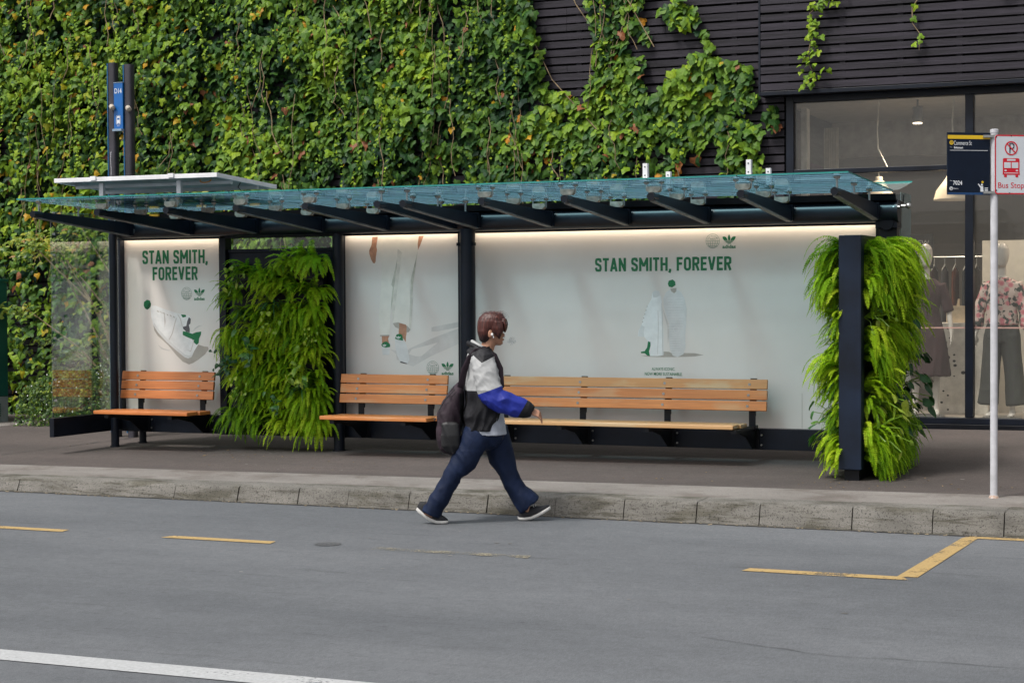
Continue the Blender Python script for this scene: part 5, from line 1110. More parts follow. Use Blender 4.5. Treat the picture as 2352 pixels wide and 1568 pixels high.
# ================================================================= bus stop sign on its pole
px_, py_ = -1.912, 13.461; gz0 = kz(px_)
sg = thing('bus_stop_sign', (px_, py_, gz0), 'white pole carrying a dark route board and a red edged bus stop plate', 'bus stop sign')
POLEW = mat('pole_white', (0.50, 0.50, 0.53), 0.5, var=0.1, scale=9)
b = MB(); b.tube([(px_, py_, gz0 - 0.02), (px_, py_, 2.862)], 0.027, 24); b.tube([(px_, py_, 2.8621), (px_, py_, 2.885), (px_, py_, 2.89)], [0.031, 0.031, 0.022], 24); b.build('pole', POLEW, sg, smooth=True, ang=30)
b = MB(); b.tube([(px_, py_, gz0 - 0.004), (px_, py_, gz0 + 0.014), (px_, py_, gz0 + 0.03)], [0.046, 0.036, 0.0285], 20); b.build('base_collar', mat('rusty_collar', (0.30, 0.14, 0.07), 0.8, var=0.4, scale=50, col2=(0.5, 0.48, 0.46)), sg, smooth=True)
b = MB(); b.add([(px_ + (0.10 + 0.02 * sin(k * 2.3)) * cos(k * pi / 8), py_ - 0.03 + 0.06 * sin(k * pi / 8), gz0 + 0.0035) for k in range(16)], [tuple(range(16))]); b.build('rust_stain', mat('pale_mortar', (0.36, 0.34, 0.30), 0.9, scale=30, var=0.25), sg)
TH = radians(35)
DKS = mat('sign_navy', (0.004, 0.009, 0.022), 0.45, var=0.1, spec=0.2); YS = mat('sign_yellow', (0.66, 0.42, 0.010), 0.5, var=0.03); WS = mat('sign_white_print', (0.66, 0.68, 0.72), 0.5, var=0.02); BLS = mat('sign_blue', (0.006, 0.045, 0.14), 0.4, var=0.05)
RS = mat('sign_red', (0.55, 0.005, 0.02), 0.4, var=0.03); PLT = mat('plate_white', (0.56, 0.59, 0.63), 0.35, var=0.03)
# signs are drawn square-on through the pole axis, then the whole plate is turned about the pole
def SX(u): return px_ + u
x0, x1 = px_ - 0.372, px_ - 0.035; y = py_ - 0.008; z0, z1 = 2.408, 2.862
b = MB(); b.box(x0, x1, y, y + 0.016, z0, z1); ds = b.build('route_board', DKS, sg, bevel=0.002)
W_, H_ = x1 - x0, z1 - z0; U = lambda f: x0 + f * W_; V = lambda f: z1 - f * H_
yy = y - 0.0015
b = MB(); b.poly_y([(x0, V(.045)), (x1, V(.045)), (x1, V(.105)), (x0, V(.105))], yy); b.build('yellow_stripe', YS, ds)
b = MB(); b.poly_y([(x0, V(.965)), (x1, V(.965)), (x1, V(1)), (x0, V(1))], yy); b.build('blue_stripe', BLS, ds)
b = MB(); b.disc_y(U(.09), V(.165), yy, 0.0165, 20); b.build('badge', YS, ds)
b = MB(); b.ring_y(U(.09), V(.162), yy - .0005, 0.009, 0.003, 16); b.build('badge_mark', DKS, ds)
text('street_name', 'Commerce St', U(.145), U(.56), V(.205), V(.135), yy, WS, ds); text('town_name', 'Britomart', U(.15), U(.36), V(.262), V(.227), yy, WS, ds, offset=0.03); text('small_word', 'Stop', U(.055), U(.105), V(.245), V(.232), yy, WS, ds)
b = MB(); b.poly_y([(U(.05), V(.285)), (U(.94), V(.285)), (U(.94), V(.292)), (U(.05), V(.292))], yy); b.build('rule', WS, ds)
text('stop_number', '7024', U(.125), U(.34), V(.845), V(.775), yy, WS, ds, offset=0.02); text('small_word', 'Stop', U(.05), U(.10), V(.785), V(.772), yy, WS, ds)
b = MB(); b.ring_y(U(.08), V(.90), yy, 0.014, 0.004, 20); b.line_y([(U(.062), V(.915)), (U(.072), V(.885)), (U(.082), V(.905)), (U(.095), V(.885))], 0.004, yy - .0003); b.build('round_mark', WS, ds)
text('mark_word', 'Metro', U(.125), U(.25), V(.91), V(.89), yy, WS, ds)
b = MB(); b.disc_y(U(.80), V(.838), yy, 0.008, 14); b.poly_y([(U(.765), V(.862)), (U(.83), V(.862)), (U(.84), V(.95)), (U(.765), V(.95))], yy); b.line_y([(U(.78), V(.885)), (U(.715), V(.825))], 0.009, yy - .0004)
for k in range(3): b.poly_y([(U(.865), V(.885 + k * .024)), (U(.945), V(.885 + k * .024)), (U(.945), V(.897 + k * .024)), (U(.865), V(.897 + k * .024))], yy)
b.build('hailing_figure', WS, ds)
b = MB(); b.disc_y(U(.815), V(.795), yy - .0002, 0.009, 14); b.build('yellow_dot', YS, ds)
x0w, x1w = px_ - 0.014, px_ + 0.246; zw0, zw1 = 2.412, 2.846; yw = py_ - 0.036
def rrect(x0, x1, z0, z1, r, n=5):
    P = []
    for cx, cz, a0 in ((x1 - r, z1 - r, 0), (x0 + r, z1 - r, 90), (x0 + r, z0 + r, 180), (x1 - r, z0 + r, 270)):
        for k in range(n + 1): a = radians(a0 + k * 90 / n); P.append((cx + r * cos(a), cz + r * sin(a)))
    return P
b = MB(); b.slab_y(rrect(x0w, x1w, zw0, zw1, 0.022), yw, yw + 0.004); wp = b.build('stop_plate', PLT, sg)
Wp, Hp = x1w - x0w, zw1 - zw0; U2 = lambda f: x0w + f * Wp; V2 = lambda f: zw1 - f * Hp; yb = yw - 0.0012
def border(pa, pb, y):
    b = MB(); n = len(pa); b.add([(p[0], y, p[1]) for p in pa] + [(p[0], y, p[1]) for p in pb], [(k, k + n, (k + 1) % n + n, (k + 1) % n) for k in range(n)]); return b
border(rrect(x0w, x1w, zw0, zw1, 0.022), rrect(x0w + .0095, x1w - .0095, zw0 + .0095, zw1 - .0095, 0.014), yb).build('red_border', RS, wp)
b = MB(); b.ring_y(U2(.5), V2(.225), yb - .0008, 0.052, 0.0095, 36); b.line_y([(U2(.5) - .037, V2(.225) + .037), (U2(.5) + .037, V2(.225) - .037)], 0.009, yb - .0012); b.build('no_parking_ring', RS, wp)
b = MB(); strip(b, [(U2(.46), V2(.31)), (U2(.46), V2(.145)), (U2(.53), V2(.145)), (U2(.575), V2(.165)), (U2(.585), V2(.19)), (U2(.575), V2(.215)), (U2(.53), V2(.235)), (U2(.46), V2(.235))], 0.009, yb - .0003); b.build('letter_p', mat('sign_black', (0.02, 0.022, 0.04), 0.5), wp)
b = MB(); cx, cz = U2(.5), V2(.545)
b.poly_y(rrect(cx - .066, cx + .066, cz - .052, cz + .066, .010), yb); b.poly_y([(cx - .068, cz - .055), (cx + .068, cz - .055), (cx + .066, cz - .02), (cx - .066, cz - .02)], yb - .0002)
for s_ in (-1, 1): b.poly_y([(cx + s_ * .056, cz - .0552), (cx + s_ * .034, cz - .0552), (cx + s_ * .034, cz - .073), (cx + s_ * .056, cz - .073)], yb - .0001)
b.build('bus_symbol', RS, wp)
b = MB(); b.poly_y(rrect(cx - .034, cx + .034, cz + .047, cz + .060, .002), yb - .0005)
for s_ in (-1, 1):
    b.poly_y([(cx + s_ * .004, cz + .036), (cx + s_ * .056, cz + .036), (cx + s_ * .056, cz - .006), (cx + s_ * .004, cz - .006)], yb - .0005); b.disc_y(cx + s_ * .045, cz - .024, yb - .0006, .010, 14, r2=.006)
b.poly_y([(cx - .056, cz - .040), (cx + .056, cz - .040), (cx + .056, cz - .045), (cx - .056, cz - .045)], yb - .0006); b.build('bus_symbol_window', PLT, wp)
text('stop_lettering', 'Bus Stop', U2(.10), U2(.90), V2(.925), V2(.80), yb, RS, wp, offset=0.004)
for part in (ds, wp): part.rotation_euler = (0, 0, TH)
for z in (2.835, 2.425):
    b = MB(); c, s_ = cos(TH), sin(TH)
    b.bar((px_ - 0.085 * c, py_ - 0.085 * s_ - 0.018, z), (px_ + 0.03 * c, py_ + 0.03 * s_ - 0.030, z), 0.02, 0.018); b.tube([(px_, py_, z - 0.012), (px_, py_, z + 0.012)], 0.032, 16); b.build('clamp', STEEL, sg, smooth=True, ang=30)
b = MB()
for q, z in ((.05, 2.83), (.5, 2.838), (.05, 2.44), (.45, 2.42)): b.disc_y(U2(q), z, yb - .0008, .005, 10)
b.build('bolt', BLACKM, wp)

# ================================================================= twin post stop marker behind the shelter
mk = thing('stop_marker', (-11.76, 16.5, 0.19), 'tall twin dark posts holding a narrow blue sign lettered D14 behind the solar panel', 'stop marker')
CHAR = mat('charcoal_post', (0.032, 0.030, 0.040), 0.5, var=0.2, scale=5); BLP = mat('marker_blue', (0.008, 0.10, 0.24), 0.4); BLU = mat('marker_sign_blue', (0.004, 0.105, 0.36), 0.35, var=0.05)
for x, zt in ((-11.858, 4.29), (-11.645, 4.262)):
    b = MB(); b.loft([[(x + 0.046 * math.copysign(abs(cos(a)) ** .6, cos(a)), 16.5 + 0.05 * math.copysign(abs(sin(a)) ** .6, sin(a)), z) for a in [2 * pi * k / 24 for k in range(24)]] for z in (0.15, zt)])
    p_ = b.build('post', CHAR, mk, smooth=True, ang=50)
    b = MB(); b.box(x - 0.058, x - 0.047, 16.46, 16.52, 0.2, zt - 0.003); b.build('blue_edge', BLP, p_)
b = MB(); b.poly_y([(-11.875, 3.30), (-11.855, 3.32), (-11.865, 3.22), (-11.858, 3.12), (-11.862, 2.97), (-11.872, 2.97), (-11.868, 3.12), (-11.876, 3.22)], 16.448); b.build('scratch', mat('scratch_pale', (0.30, 0.30, 0.33), 0.7, var=0.4, scale=80), mk)
b = MB(); b.box(-11.808, -11.692, 16.435, 16.455, 3.555, 4.06); ms = b.build('sign_plate', BLU, mk)
b = MB(); b.box(-11.808, -11.69, 16.40, 16.46, 3.53, 3.554); b.box(-11.808, -11.69, 16.43, 16.46, 4.061, 4.068); b.build('plate_edge', mat('pale_blue_edge', (0.24, 0.34, 0.46), 0.5), ms)
text('lettering', 'D14', -11.795, -11.703, 3.945, 4.0, 16.432, WS, ms, offset=0.01)
b = MB(); b.poly_y(rrect(-11.770, -11.728, 3.612, 3.694, .008), 16.432); b.build('bus_pictogram', WS, ms)
b = MB(); b.poly_y([(-11.764, 3.675), (-11.734, 3.675), (-11.734, 3.655), (-11.764, 3.655)], 16.431); b.poly_y([(-11.756, 3.612), (-11.742, 3.612), (-11.742, 3.62), (-11.756, 3.62)], 16.431); b.build('pictogram_window', BLU, ms)
border(rrect(-11.779, -11.719, 3.604, 3.703, .012), rrect(-11.776, -11.722, 3.607, 3.70, .010), 16.432).build('pictogram_ring', WS, ms)
text('small_word', 'Bus', -11.765, -11.733, 3.583, 3.593, 16.432, WS, ms)
for x, z in ((-11.83, 3.80), (-11.615, 3.775)):
    b = MB(); b.tube([(x - 0.03, 16.44, z + 0.02), (x, 16.42, z + 0.005), (x + 0.035, 16.40, z - 0.02), (x + 0.042, 16.395, z - 0.03)], [0.006, 0.030, 0.028, 0.008], 12); b.build('lamp_head', CLAMPM, mk, smooth=True)
# ================================================================= figures
def ring3(c, ax, ay, rx, ry, n=20, p=1.0):
    c = Vector(c); ax = Vector(ax); ay = Vector(ay); R = []
    for k in range(n):
        a = 2 * pi * k / n; ca, sa = cos(a), sin(a)
        R.append(c + ax * rx * math.copysign(abs(ca) ** p, ca) + ay * ry * math.copysign(abs(sa) ** p, sa))
    return R
def limb(b, pts, n=20, p=0.9):
    """pts: (x, y, z, in-plane radius, side radius); rings stand square to the path"""
    rings = []
    for i, q in enumerate(pts):
        a = Vector(pts[max(0, i - 1)][:3]); c = Vector(pts[min(len(pts) - 1, i + 1)][:3]); d = (c - a).normalized()
        side = Vector((0, 1, 0)); side = (side - d * side.dot(d)).normalized(); inn = side.cross(d)
        rings.append(ring3(q[:3], inn, side, q[3], q[4], n, p))
    b.loft(rings)
def slices(b, S_, n=26, p=1.0):          # horizontal slices: (z, x back, x front, half width, y centre)
    b.loft([ring3(((x0 + x1) / 2, s[4] if len(s) > 4 else 0, z), (1, 0, 0), (0, 1, 0), (x1 - x0) / 2, s[3], n, p) for s in S_ for (z, x0, x1) in [s[:3]]])
def head(b, o=(0, 0, 0), yawh=0.0, s=1.0):
    """face towards +x, chin at z 0"""
    S_ = [(0.0, .052, .092, .022), (.012, .030, .104, .036), (.035, -.01, .107, .050), (.065, -.050, .106, .060), (.10, -.068, .105, .069), (.14, -.078, .106, .074), (.18, -.076, .106, .073), (.205, -.062, .094, .062), (.222, -.035, .068, .042), (.228, -.01, .04, .02)]
    R = Matrix.Rotation(yawh, 3, 'Z'); O_ = Vector(o)
    t_ = MB(); slices(t_, S_)
    t_.loft([ring3((.104 - .002, 0, .098), (0, 1, 0), (0, 0, 1), .009, .010, 10), ring3((.112, 0, .083), (0, 1, 0), (0, 0, 1), .011, .011, 10), ring3((.125, 0, .070), (0, 1, 0), (0, 0, 1), .010, .009, 10), ring3((.100, 0, .062), (0, 1, 0), (0, 0, 1), .012, .006, 10)])
    t_.loft([ring3((.095, 0, .043), (0, 1, 0), (0, 0, 1), .026, .008, 12), ring3((.110, 0, .043), (0, 1, 0), (0, 0, 1), .020, .0075, 12), ring3((.114, 0, .043), (0, 1, 0), (0, 0, 1), .010, .005, 12)])
    t_.loft([ring3((.09, 0, .018), (0, 1, 0), (0, 0, 1), .018, .010, 12), ring3((.107, 0, .016), (0, 1, 0), (0, 0, 1), .012, .009, 12)])
    t_.loft([ring3((.098, 0, .118), (0, 1, 0), (0, 0, 1), .055, .012, 12), ring3((.109, 0, .118), (0, 1, 0), (0, 0, 1), .040, .006, 12)])
    for sy in (-1, 1): t_.loft([ring3((.005, sy * .070, .085), (1, 0, 0.2), (0, 0, 1), .016, .030, 12), ring3((-.004, sy * .083, .088), (1, 0, 0.2), (0, 0, 1), .018, .031, 12), ring3((-.006, sy * .088, .09), (1, 0, .2), (0, 0, 1), .012, .024, 12)])
    b.add([O_ + R @ (Vector(v) * s) for v in t_.v], t_.f)
def hand(b, w, d, pn, L=0.165, curl=0.5, thumb=1):
    """w wrist, d pointing direction, pn palm normal"""
    w = Vector(w); d = Vector(d).normalized(); pn = Vector(pn); pn = (pn - d * pn.dot(d)).normalized(); s = d.cross(pn)
    b.loft([ring3(w - d * .02, s, pn, .024, .018, 14), ring3(w + d * .01, s, pn, .027, .016, 14), ring3(w + d * .05, s, pn, .038, .014, 14), ring3(w + d * .082, s, pn, .037, .012, 14), ring3(w + d * .09, s, pn, .030, .008, 14)])
    for k, (off, ln, r) in enumerate(((-.032, .060, .0070), (-.011, .070, .0076), (.011, .074, .0078), (.032, .068, .0076))):
        p = w + d * .080 + s * off * thumb * -1; dd = (d + s * off * -6.0 * thumb).normalized(); path = [p - dd * .015, p]; rr = [r * 1.05, r]
        c = curl * (1.15 - 0.12 * k)
        for f in (.42, .32, .26):
            dd = (dd * cos(c) + pn * sin(c)).normalized(); p = p + dd * ln * f; path.append(p); rr.append(r * (1 - .12 * len(path) / 3))
        b.tube(path, rr, 10)
    p = w + d * .022 + s * .024 * -thumb * -1; dd = (d * .75 + s * thumb * .75 + pn * .35).normalized()
    b.tube([p - dd * .012, p + dd * .015, p + dd * .040, p + (dd * .6 + d * .5).normalized() * .066], [.011, .0105, .0088, .0065], 10)

HD = radians(23.2)
ORG = (-5.45, 12.15, 0.0)
per = thing('person', ORG, 'young person with short auburn hair striding along the kerb in a blue sleeved jacket', 'person', rz=HD)
def skinmat(name, c):
    m = mat(name, c, 0.5, var=0.08, scale=20); b = m.node_tree.nodes['Principled BSDF']; b.inputs['Subsurface Weight'].default_value = 0.08; b.inputs['Subsurface Radius'].default_value = (0.02, 0.008, 0.004); return m
SKIN = skinmat('skin', (0.42, 0.215, 0.135))
LIP = mat('lips', (0.36, 0.12, 0.09), 0.45)
# body: one skin from head to feet, mostly under the clothes
b = MB()
head(b, (0.048, 0.0, 1.320), radians(12))
limb(b, [(.012, 0, 1.25, .062, .066), (.042, 0, 1.31, .050, .052), (.058, 0, 1.37, .052, .052)])
limb(b, [(.02, 0, .72, .09, .14), (.015, 0, .82, .085, .135), (.005, 0, 1.0, .085, .13), (0, 0, 1.15, .095, .155), (0, 0, 1.235, .075, .15), (.01, 0, 1.28, .045, .07)])
limb(b, [(0, -.08, .78, .08, .07), (-.10, -.085, .56, .07, .065), (-.19, -.085, .42, .055, .05), (-.278, -.087, .26, .042, .04), (-.405, -.085, .125, .032, .03), (-.43, -.085, .08, .035, .03), (-.36, -.085, .045, .03, .035)])
limb(b, [(.04, .08, .78, .08, .07), (.105, .076, .58, .07, .065), (.152, .074, .45, .052, .05), (.186, .074, .36, .044, .042), (.215, .073, .27, .040, .04), (.262, .072, .20, .034, .034), (.318, .07, .12, .03, .03), (.335, .07, .07, .035, .03), (.42, .07, .05, .03, .035)])
limb(b, [(0, -.165, 1.22, .05, .05), (.03, -.20, 1.08, .042, .042), (.055, -.215, .955, .038, .038), (.19, -.215, .90, .034, .034), (.345, -.20, .835, .024, .022)])
hand(b, (.338, -.20, .846), (.93, .12, -.30), (-.30, .55, -.75), curl=.62, thumb=1)
limb(b, [(0, .165, 1.22, .05, .05), (-.03, .20, 1.08, .042, .042), (-.035, .21, .97, .038, .038), (-.07, .20, .86, .03, .03), (-.105, .19, .80, .024, .022)])
hand(b, (-.107, .19, .79), (-.1, 0, -1), (.9, -.2, 0), curl=.35, thumb=-1)
body = blend('body', b, [SKIN, LIP], per, voxel=0.0036, smooth=2)
Rh = Matrix.Rotation(radians(12), 3, 'Z')
def hp(x, y, z): return Vector((0.048, 0, 1.320)) + Rh @ Vector((x, y, z))
b = MB()
for sy in (-1, 1):
    c = hp(.0985, sy * .030, .107); R_ = [ring3(c + Rh @ Vector((q, 0, 0)), Rh @ Vector((0, 1, 0)), (0, 0, 1), r_, r_ * .55, 12) for q, r_ in ((-.004, .012), (.005, .011), (.0085, .005))]; b.loft(R_)
b.build('eye', mat('eye_white', (0.55, 0.52, 0.5), 0.25), per, world=False, smooth=True)
b = MB()
for sy in (-1, 1):
    c = hp(.108, sy * .029, .107); b.loft([ring3(c, Rh @ Vector((0, 1, 0)), (0, 0, 1), .0055, .0055, 12), ring3(c + Rh @ Vector((.002, 0, 0)), Rh @ Vector((0, 1, 0)), (0, 0, 1), .004, .004, 12)])
b.build('iris', mat('iris_dark', (0.03, 0.02, 0.015), 0.2), per, world=False)
b = MB(); b.loft([ring3(hp(.110, 0, .046), Rh @ Vector((0, 1, 0)), (0, 0, 1), .022, .0035, 12), ring3(hp(.1165, 0, .046), Rh @ Vector((0, 1, 0)), (0, 0, 1), .012, .003, 12)]); b.loft([ring3(hp(.110, 0, .039), Rh @ Vector((0, 1, 0)), (0, 0, 1), .018, .0045, 12), ring3(hp(.1155, 0, .039), Rh @ Vector((0, 1, 0)), (0, 0, 1), .010, .0035, 12)]); b.build('lips', LIP, per, world=False, smooth=True)
b = MB(); b.loft([ring3(hp(.008, -.086, .085), (1, 0, 0), (0, 0, 1), .008, .010, 12), ring3(hp(.008, -.097, .084), (1, 0, 0), (0, 0, 1), .009, .010, 12), ring3(hp(.008, -.101, .083), (1, 0, 0), (0, 0, 1), .004, .005, 12)]); b.tube([hp(.012, -.095, .082), hp(.020, -.094, .058)], .0038, 8)
b.build('earbud', mat('earbud_white', (0.8, 0.8, 0.8), 0.3), per, world=False, smooth=True)
# hair
def fold(scale, amp, sx=1, sy=1, sz=1, sharp=False, seed=0):
    def f(c):
        v = noise.noise(Vector((c.x * sx * scale + seed, c.y * sy * scale, c.z * sz * scale)))
        w = noise.noise(Vector((c.x * sx * scale * 2.3 + seed, c.y * sy * scale * 2.3 + 5, c.z * sz * scale * 2.3)))
        return amp * (v + 0.4 * w) if not sharp else amp * (1 - 2 * abs(v)) * 0.8 + amp * .3 * w
    return f
HAIR = bpy.data.materials.new('auburn_hair'); HAIR.use_nodes = True; t = HAIR.node_tree; bb = t.nodes['Principled BSDF']; bb.inputs['Roughness'].default_value = 0.38; bb.inputs['Specular IOR Level'].default_value = 0.45
tc = nd(t, 'ShaderNodeTexCoord'); mp = nd(t, 'ShaderNodeMapping'); mp.inputs['Scale'].default_value = (95, 95, 9); mp.inputs['Rotation'].default_value = (0, 0.35, 0); n1 = nd(t, 'ShaderNodeTexNoise'); n1.inputs['Scale'].default_value = 1.2; n1.inputs['Detail'].default_value = 4
t.links.new(tc.outputs['Object'], mp.inputs[0]); t.links.new(mp.outputs[0], n1.inputs['Vector']); r1 = ramp(t, [(0.3, (0.022, 0.007, 0.006)), (0.55, (0.062, 0.016, 0.012)), (0.78, (0.15, 0.045, 0.032))]); t.links.new(n1.outputs[0], r1.inputs[0])
sp_ = nd(t, 'ShaderNodeSeparateXYZ'); t.links.new(tc.outputs['Object'], sp_.inputs[0]); mr = nd(t, 'ShaderNodeMapRange'); mr.inputs[1].default_value = 1.36; mr.inputs[2].default_value = 1.43; t.links.new(sp_.outputs['Z'], mr.inputs[0])
mx = nd(t, 'ShaderNodeMix', data_type='RGBA'); mx.inputs[6].default_value = (0.010, 0.006, 0.007, 1); t.links.new(mr.outputs[0], mx.inputs[0]); t.links.new(r1.outputs[0], mx.inputs[7]); t.links.new(mx.outputs[2], bb.inputs['Base Color'])
bp = nd(t, 'ShaderNodeBump'); bp.inputs['Strength'].default_value = 0.6; bp.inputs['Distance'].default_value = 0.006; t.links.new(n1.outputs[0], bp.inputs['Height']); t.links.new(bp.outputs[0], bb.inputs['Normal'])
b = MB()
slices(b, [(1.345, -.020, .028, .055), (1.36, -.034, .045, .066), (1.39, -.043, .062, .078), (1.425, -.050, .078, .086), (1.46, -.052, .135, .091), (1.50, -.048, .158, .092), (1.53, -.036, .158, .084), (1.555, -.012, .140, .064), (1.570, .02, .105, .036)], p=.95)
for sy in (-1, 1):      # side locks in front of the ear and the fringe
    b.loft([ring3((.098 + .01 * sy, sy * .070, 1.50), (1, 0, 0), (0, 1, 0), .055, .022, 12), ring3((.108 + .012 * sy, sy * .076, 1.45), (1, 0, 0), (0, 1, 0), .050, .018, 12), ring3((.104, sy * .074, 1.415), (1, 0, 0), (0, 1, 0), .036, .013, 12), ring3((.110, sy * .070, 1.388), (1, 0, 0), (0, 1, 0), .016, .009, 12), ring3((.114, sy * .067, 1.368), (1, 0, 0), (0, 1, 0), .005, .005, 12)])
b.loft([ring3((.145, .0, 1.52), (1, 0, 0), (0, 1, 0), .026, .065, 12), ring3((.160, -.006, 1.475), (1, 0, 0), (0, 1, 0), .020, .070, 12), ring3((.160, -.012, 1.440), (1, 0, 0), (0, 1, 0), .012, .062, 12), ring3((.156, -.02, 1.418), (1, 0, 0), (0, 1, 0), .005, .045, 12)])
b.v = [(x + .014, y, z) for x, y, z in [tuple(p) for p in b.v]]
blend('hair', b, HAIR, per, voxel=0.0042, smooth=2, disp=fold(42, .0035, 1, 1, .22, seed=3))
b = MB()
for k in range(46):
    a = rnd.uniform(-1, 1); x = .03 + rnd.uniform(-.05, .09); z = 1.555 + rnd.uniform(-.01, .01)
    b.tube([(x, a * .05, z), (x + .02, a * .06, z + .016), (x + .05, a * .07, z + .008 + rnd.uniform(-.01, .01)), (x + .085, a * .08, z - .03)], [.0009, .0008, .0006, .0003], 3, cap=False)
b.build('stray_hair', HAIR, per, world=False)

# T-shirt
TEE = mat('tee_cloth', (0.42, 0.45, 0.52), 0.85, var=0.06, scale=25, bump=0.15, bscale=120)
def fabfold(c):
    return 0.007 * noise.noise(Vector((c.x * 9, c.y * 7, c.z * 5 + 3))) + 0.004 * noise.noise(Vector((c.x * 30 + c.z * 12, c.y * 22, c.z * 9)))
b = MB(); limb(b, [(.035, 0, .658, .147, .175), (.035, 0, .70, .140, .172), (.035, 0, .82, .122, .168), (.022, 0, 1.0, .118, .165), (.012, 0, 1.15, .118, .18), (.008, 0, 1.235, .092, .16), (.012, 0, 1.285, .062, .085), (.016, 0, 1.300, .058, .066)], 30)
blend('t_shirt', b, TEE, per, voxel=0.0075, smooth=2, disp=fabfold, cut=lambda c: c.z < .664 - .02 * c.x - .05 * abs(c.x))

# jacket shell, open at the front
JWH = mat('jacket_pale', (0.34, 0.345, 0.35), 0.62, var=0.05, scale=12, bump=0.12, bscale=30); JBK = mat('jacket_black', (0.012, 0.012, 0.015), 0.6, spec=0.25, var=0.2, scale=12, bump=0.2, bscale=30)
JBL = mat('jacket_blue', (0.006, 0.018, 0.25), 0.5, var=0.12, scale=6, bump=0.15, bscale=25); JTR = mat('jacket_piping', (0.5, 0.52, 0.56), 0.6)
def jfold(c):
    k = 1.0 + max(0, (1.05 - c.z)) * 1.5
    return k * (0.010 * noise.noise(Vector((c.x * 8 + 2, c.y * 6, c.z * 6))) + 0.010 * (1 - 2.4 * abs(noise.noise(Vector((c.x * 15 - c.z * 8, c.y * 9, c.z * 4 + c.x * 8))))))
def jcut(c):
    z = c.z; fx = (.082 + (z - .70) * .33 if z < .82 else .120 + (z - .82) * .05 if z < 1.13 else .134 - (z - 1.13) * .42)
    return c.x > fx and abs(c.y) < 0.20 or z > 1.315 or z < .692
def jrule(c):
    if c.z > (1.262 - .85 * (c.x + .074) if c.x < 0 else 1.199 + .5 * c.x) and c.z > 1.15: return 1
    return 1 if (c.z < .992 + .02 * c.x) else 0
b = MB(); limb(b, [(-.002, 0, .685, .128, .178), (-.002, 0, .70, .130, .180), (-.002, 0, .742, .132, .182), (.008, 0, .79, .146, .192), (.012, 0, .90, .144, .192), (.012, 0, 1.03, .132, .195), (.012, 0, 1.13, .128, .200), (.004, 0, 1.20, .114, .195), (-.008, 0, 1.255, .098, .165), (-.012, 0, 1.29, .080, .10), (-.012, 0, 1.33, .07, .085)], 32)
blend('jacket', b, [JWH, JBK], per, voxel=0.0075, smooth=3, disp=jfold, cut=jcut, rule=jrule, solid=0.004, planes=[((0, 0, .992), (.02, 0, -1)), ((-.074, 0, 1.262), (.85, 0, 1)), ((0, 0, 1.199), (-.5, 0, 1))])
b = MB()
for sy in (-1, 1):       # zip edge
    b.tube([(.062, sy * .045, 1.295), (.105, sy * .085, 1.22), (.136, sy * .10, 1.13), (.142, sy * .10, 1.0), (.140, sy * .11, .90), (.126, sy * .125, .82), (.090, sy * .15, .70)], [(.006, .010)] * 7, 8)
b.build('zip_edge', JBK, per, world=False, smooth=True)
# collar: black band lying open round the neck with a pale lining
b = MB()
pts = []
for k in range(17):
    a = radians(38 + k * (360 - 76) / 16); x = -.006 + .088 * cos(a) ; y = .098 * sin(a); z = 1.292 - .045 * (x + .02) / .09 * .9 + .006
    pts.append((x, y, z))
limbs = [( *p, ) for p in pts]
b.tube(pts, [(.020, .030)] * 17, 12, ref=(0, 0, 1)); b.tube([(.075, -.105, 1.205), (.045, -.155, 1.225), (.0, -.168, 1.250), (-.05, -.150, 1.272), (-.095, -.08, 1.29)], [(.014, .03), (.018, .062), (.018, .060), (.016, .046), (.014, .03)], 14, ref=(0, -1, .3))
b.tube([(.055, .095, 1.235), (.03, .125, 1.25), (-.02, .13, 1.275), (-.07, .09, 1.30)], [(.010, .04), (.012, .055), (.012, .05), (.01, .03)], 12)
blend('collar', b, JBK, per, voxel=0.006, smooth=3, disp=fold(18, .004))
b = MB(); b.tube([(p[0] * .80, p[1] * .80, p[2] + .020) for p in pts], [(.014, .012)] * 17, 10, ref=(0, 0, 1)); b.build('collar_lining', JWH, per, world=False, smooth=True)
# sleeves: pale upper arm, blue forearm, black cuff
def yoke(c): return c.z > (1.262 - .85 * (c.x + .074) if c.x < 0 else 1.199 + .5 * c.x)
YP_ = [((-.074, 0, 1.262), (.85, 0, 1)), ((0, 0, 1.199), (-.5, 0, 1))]
def srule_r(c):
    if yoke(c): return 2
    if c.z > .978 + .36 * c.x: return 0
    return 2 if (c.x - .298) * .85 - (c.z - .86) * .52 > 0 else 1
def sfold(c): return 0.0025 * noise.noise(Vector((c.x * 45 + c.z * 30, c.y * 40, c.z * 28))) + 0.008 * noise.noise(Vector((c.x * 9, c.y * 9, c.z * 9))) + 0.0065 * (1 - 2.4 * abs(noise.noise(Vector((c.x * 6 + c.z * 13, c.y * 5, c.z * 5 - c.x * 9)))))
b = MB(); limb(b, [(-.005, -.125, 1.245, .075, .06), (.008, -.165, 1.215, .088, .068), (.028, -.195, 1.14, .086, .066), (.045, -.212, 1.05, .088, .069), (.062, -.220, .985, .090, .070), (.095, -.225, .935, .086, .071), (.15, -.228, .912, .082, .069), (.22, -.220, .890, .077, .064), (.285, -.212, .865, .070, .060), (.325, -.208, .850, .064, .056), (.352, -.202, .838, .050, .044), (.362, -.20, .833, .036, .032)], 28)
blend('sleeve', b, [JWH, JBL, JBK], per, voxel=0.006, smooth=3, disp=sfold, rule=srule_r, planes=YP_ + [((0, 0, .978), (.36, 0, -1)), ((.298, 0, .86), (.85, 0, -.52))])
b = MB(); limb(b, [(-.005, .125, 1.245, .07, .06), (-.01, .165, 1.21, .09, .072), (-.02, .205, 1.10, .085, .07), (-.02, .222, 1.0, .07, .07), (-.05, .22, .92, .06, .06), (-.08, .205, .85, .05, .05), (-.10, .195, .81, .036, .036)], 24)
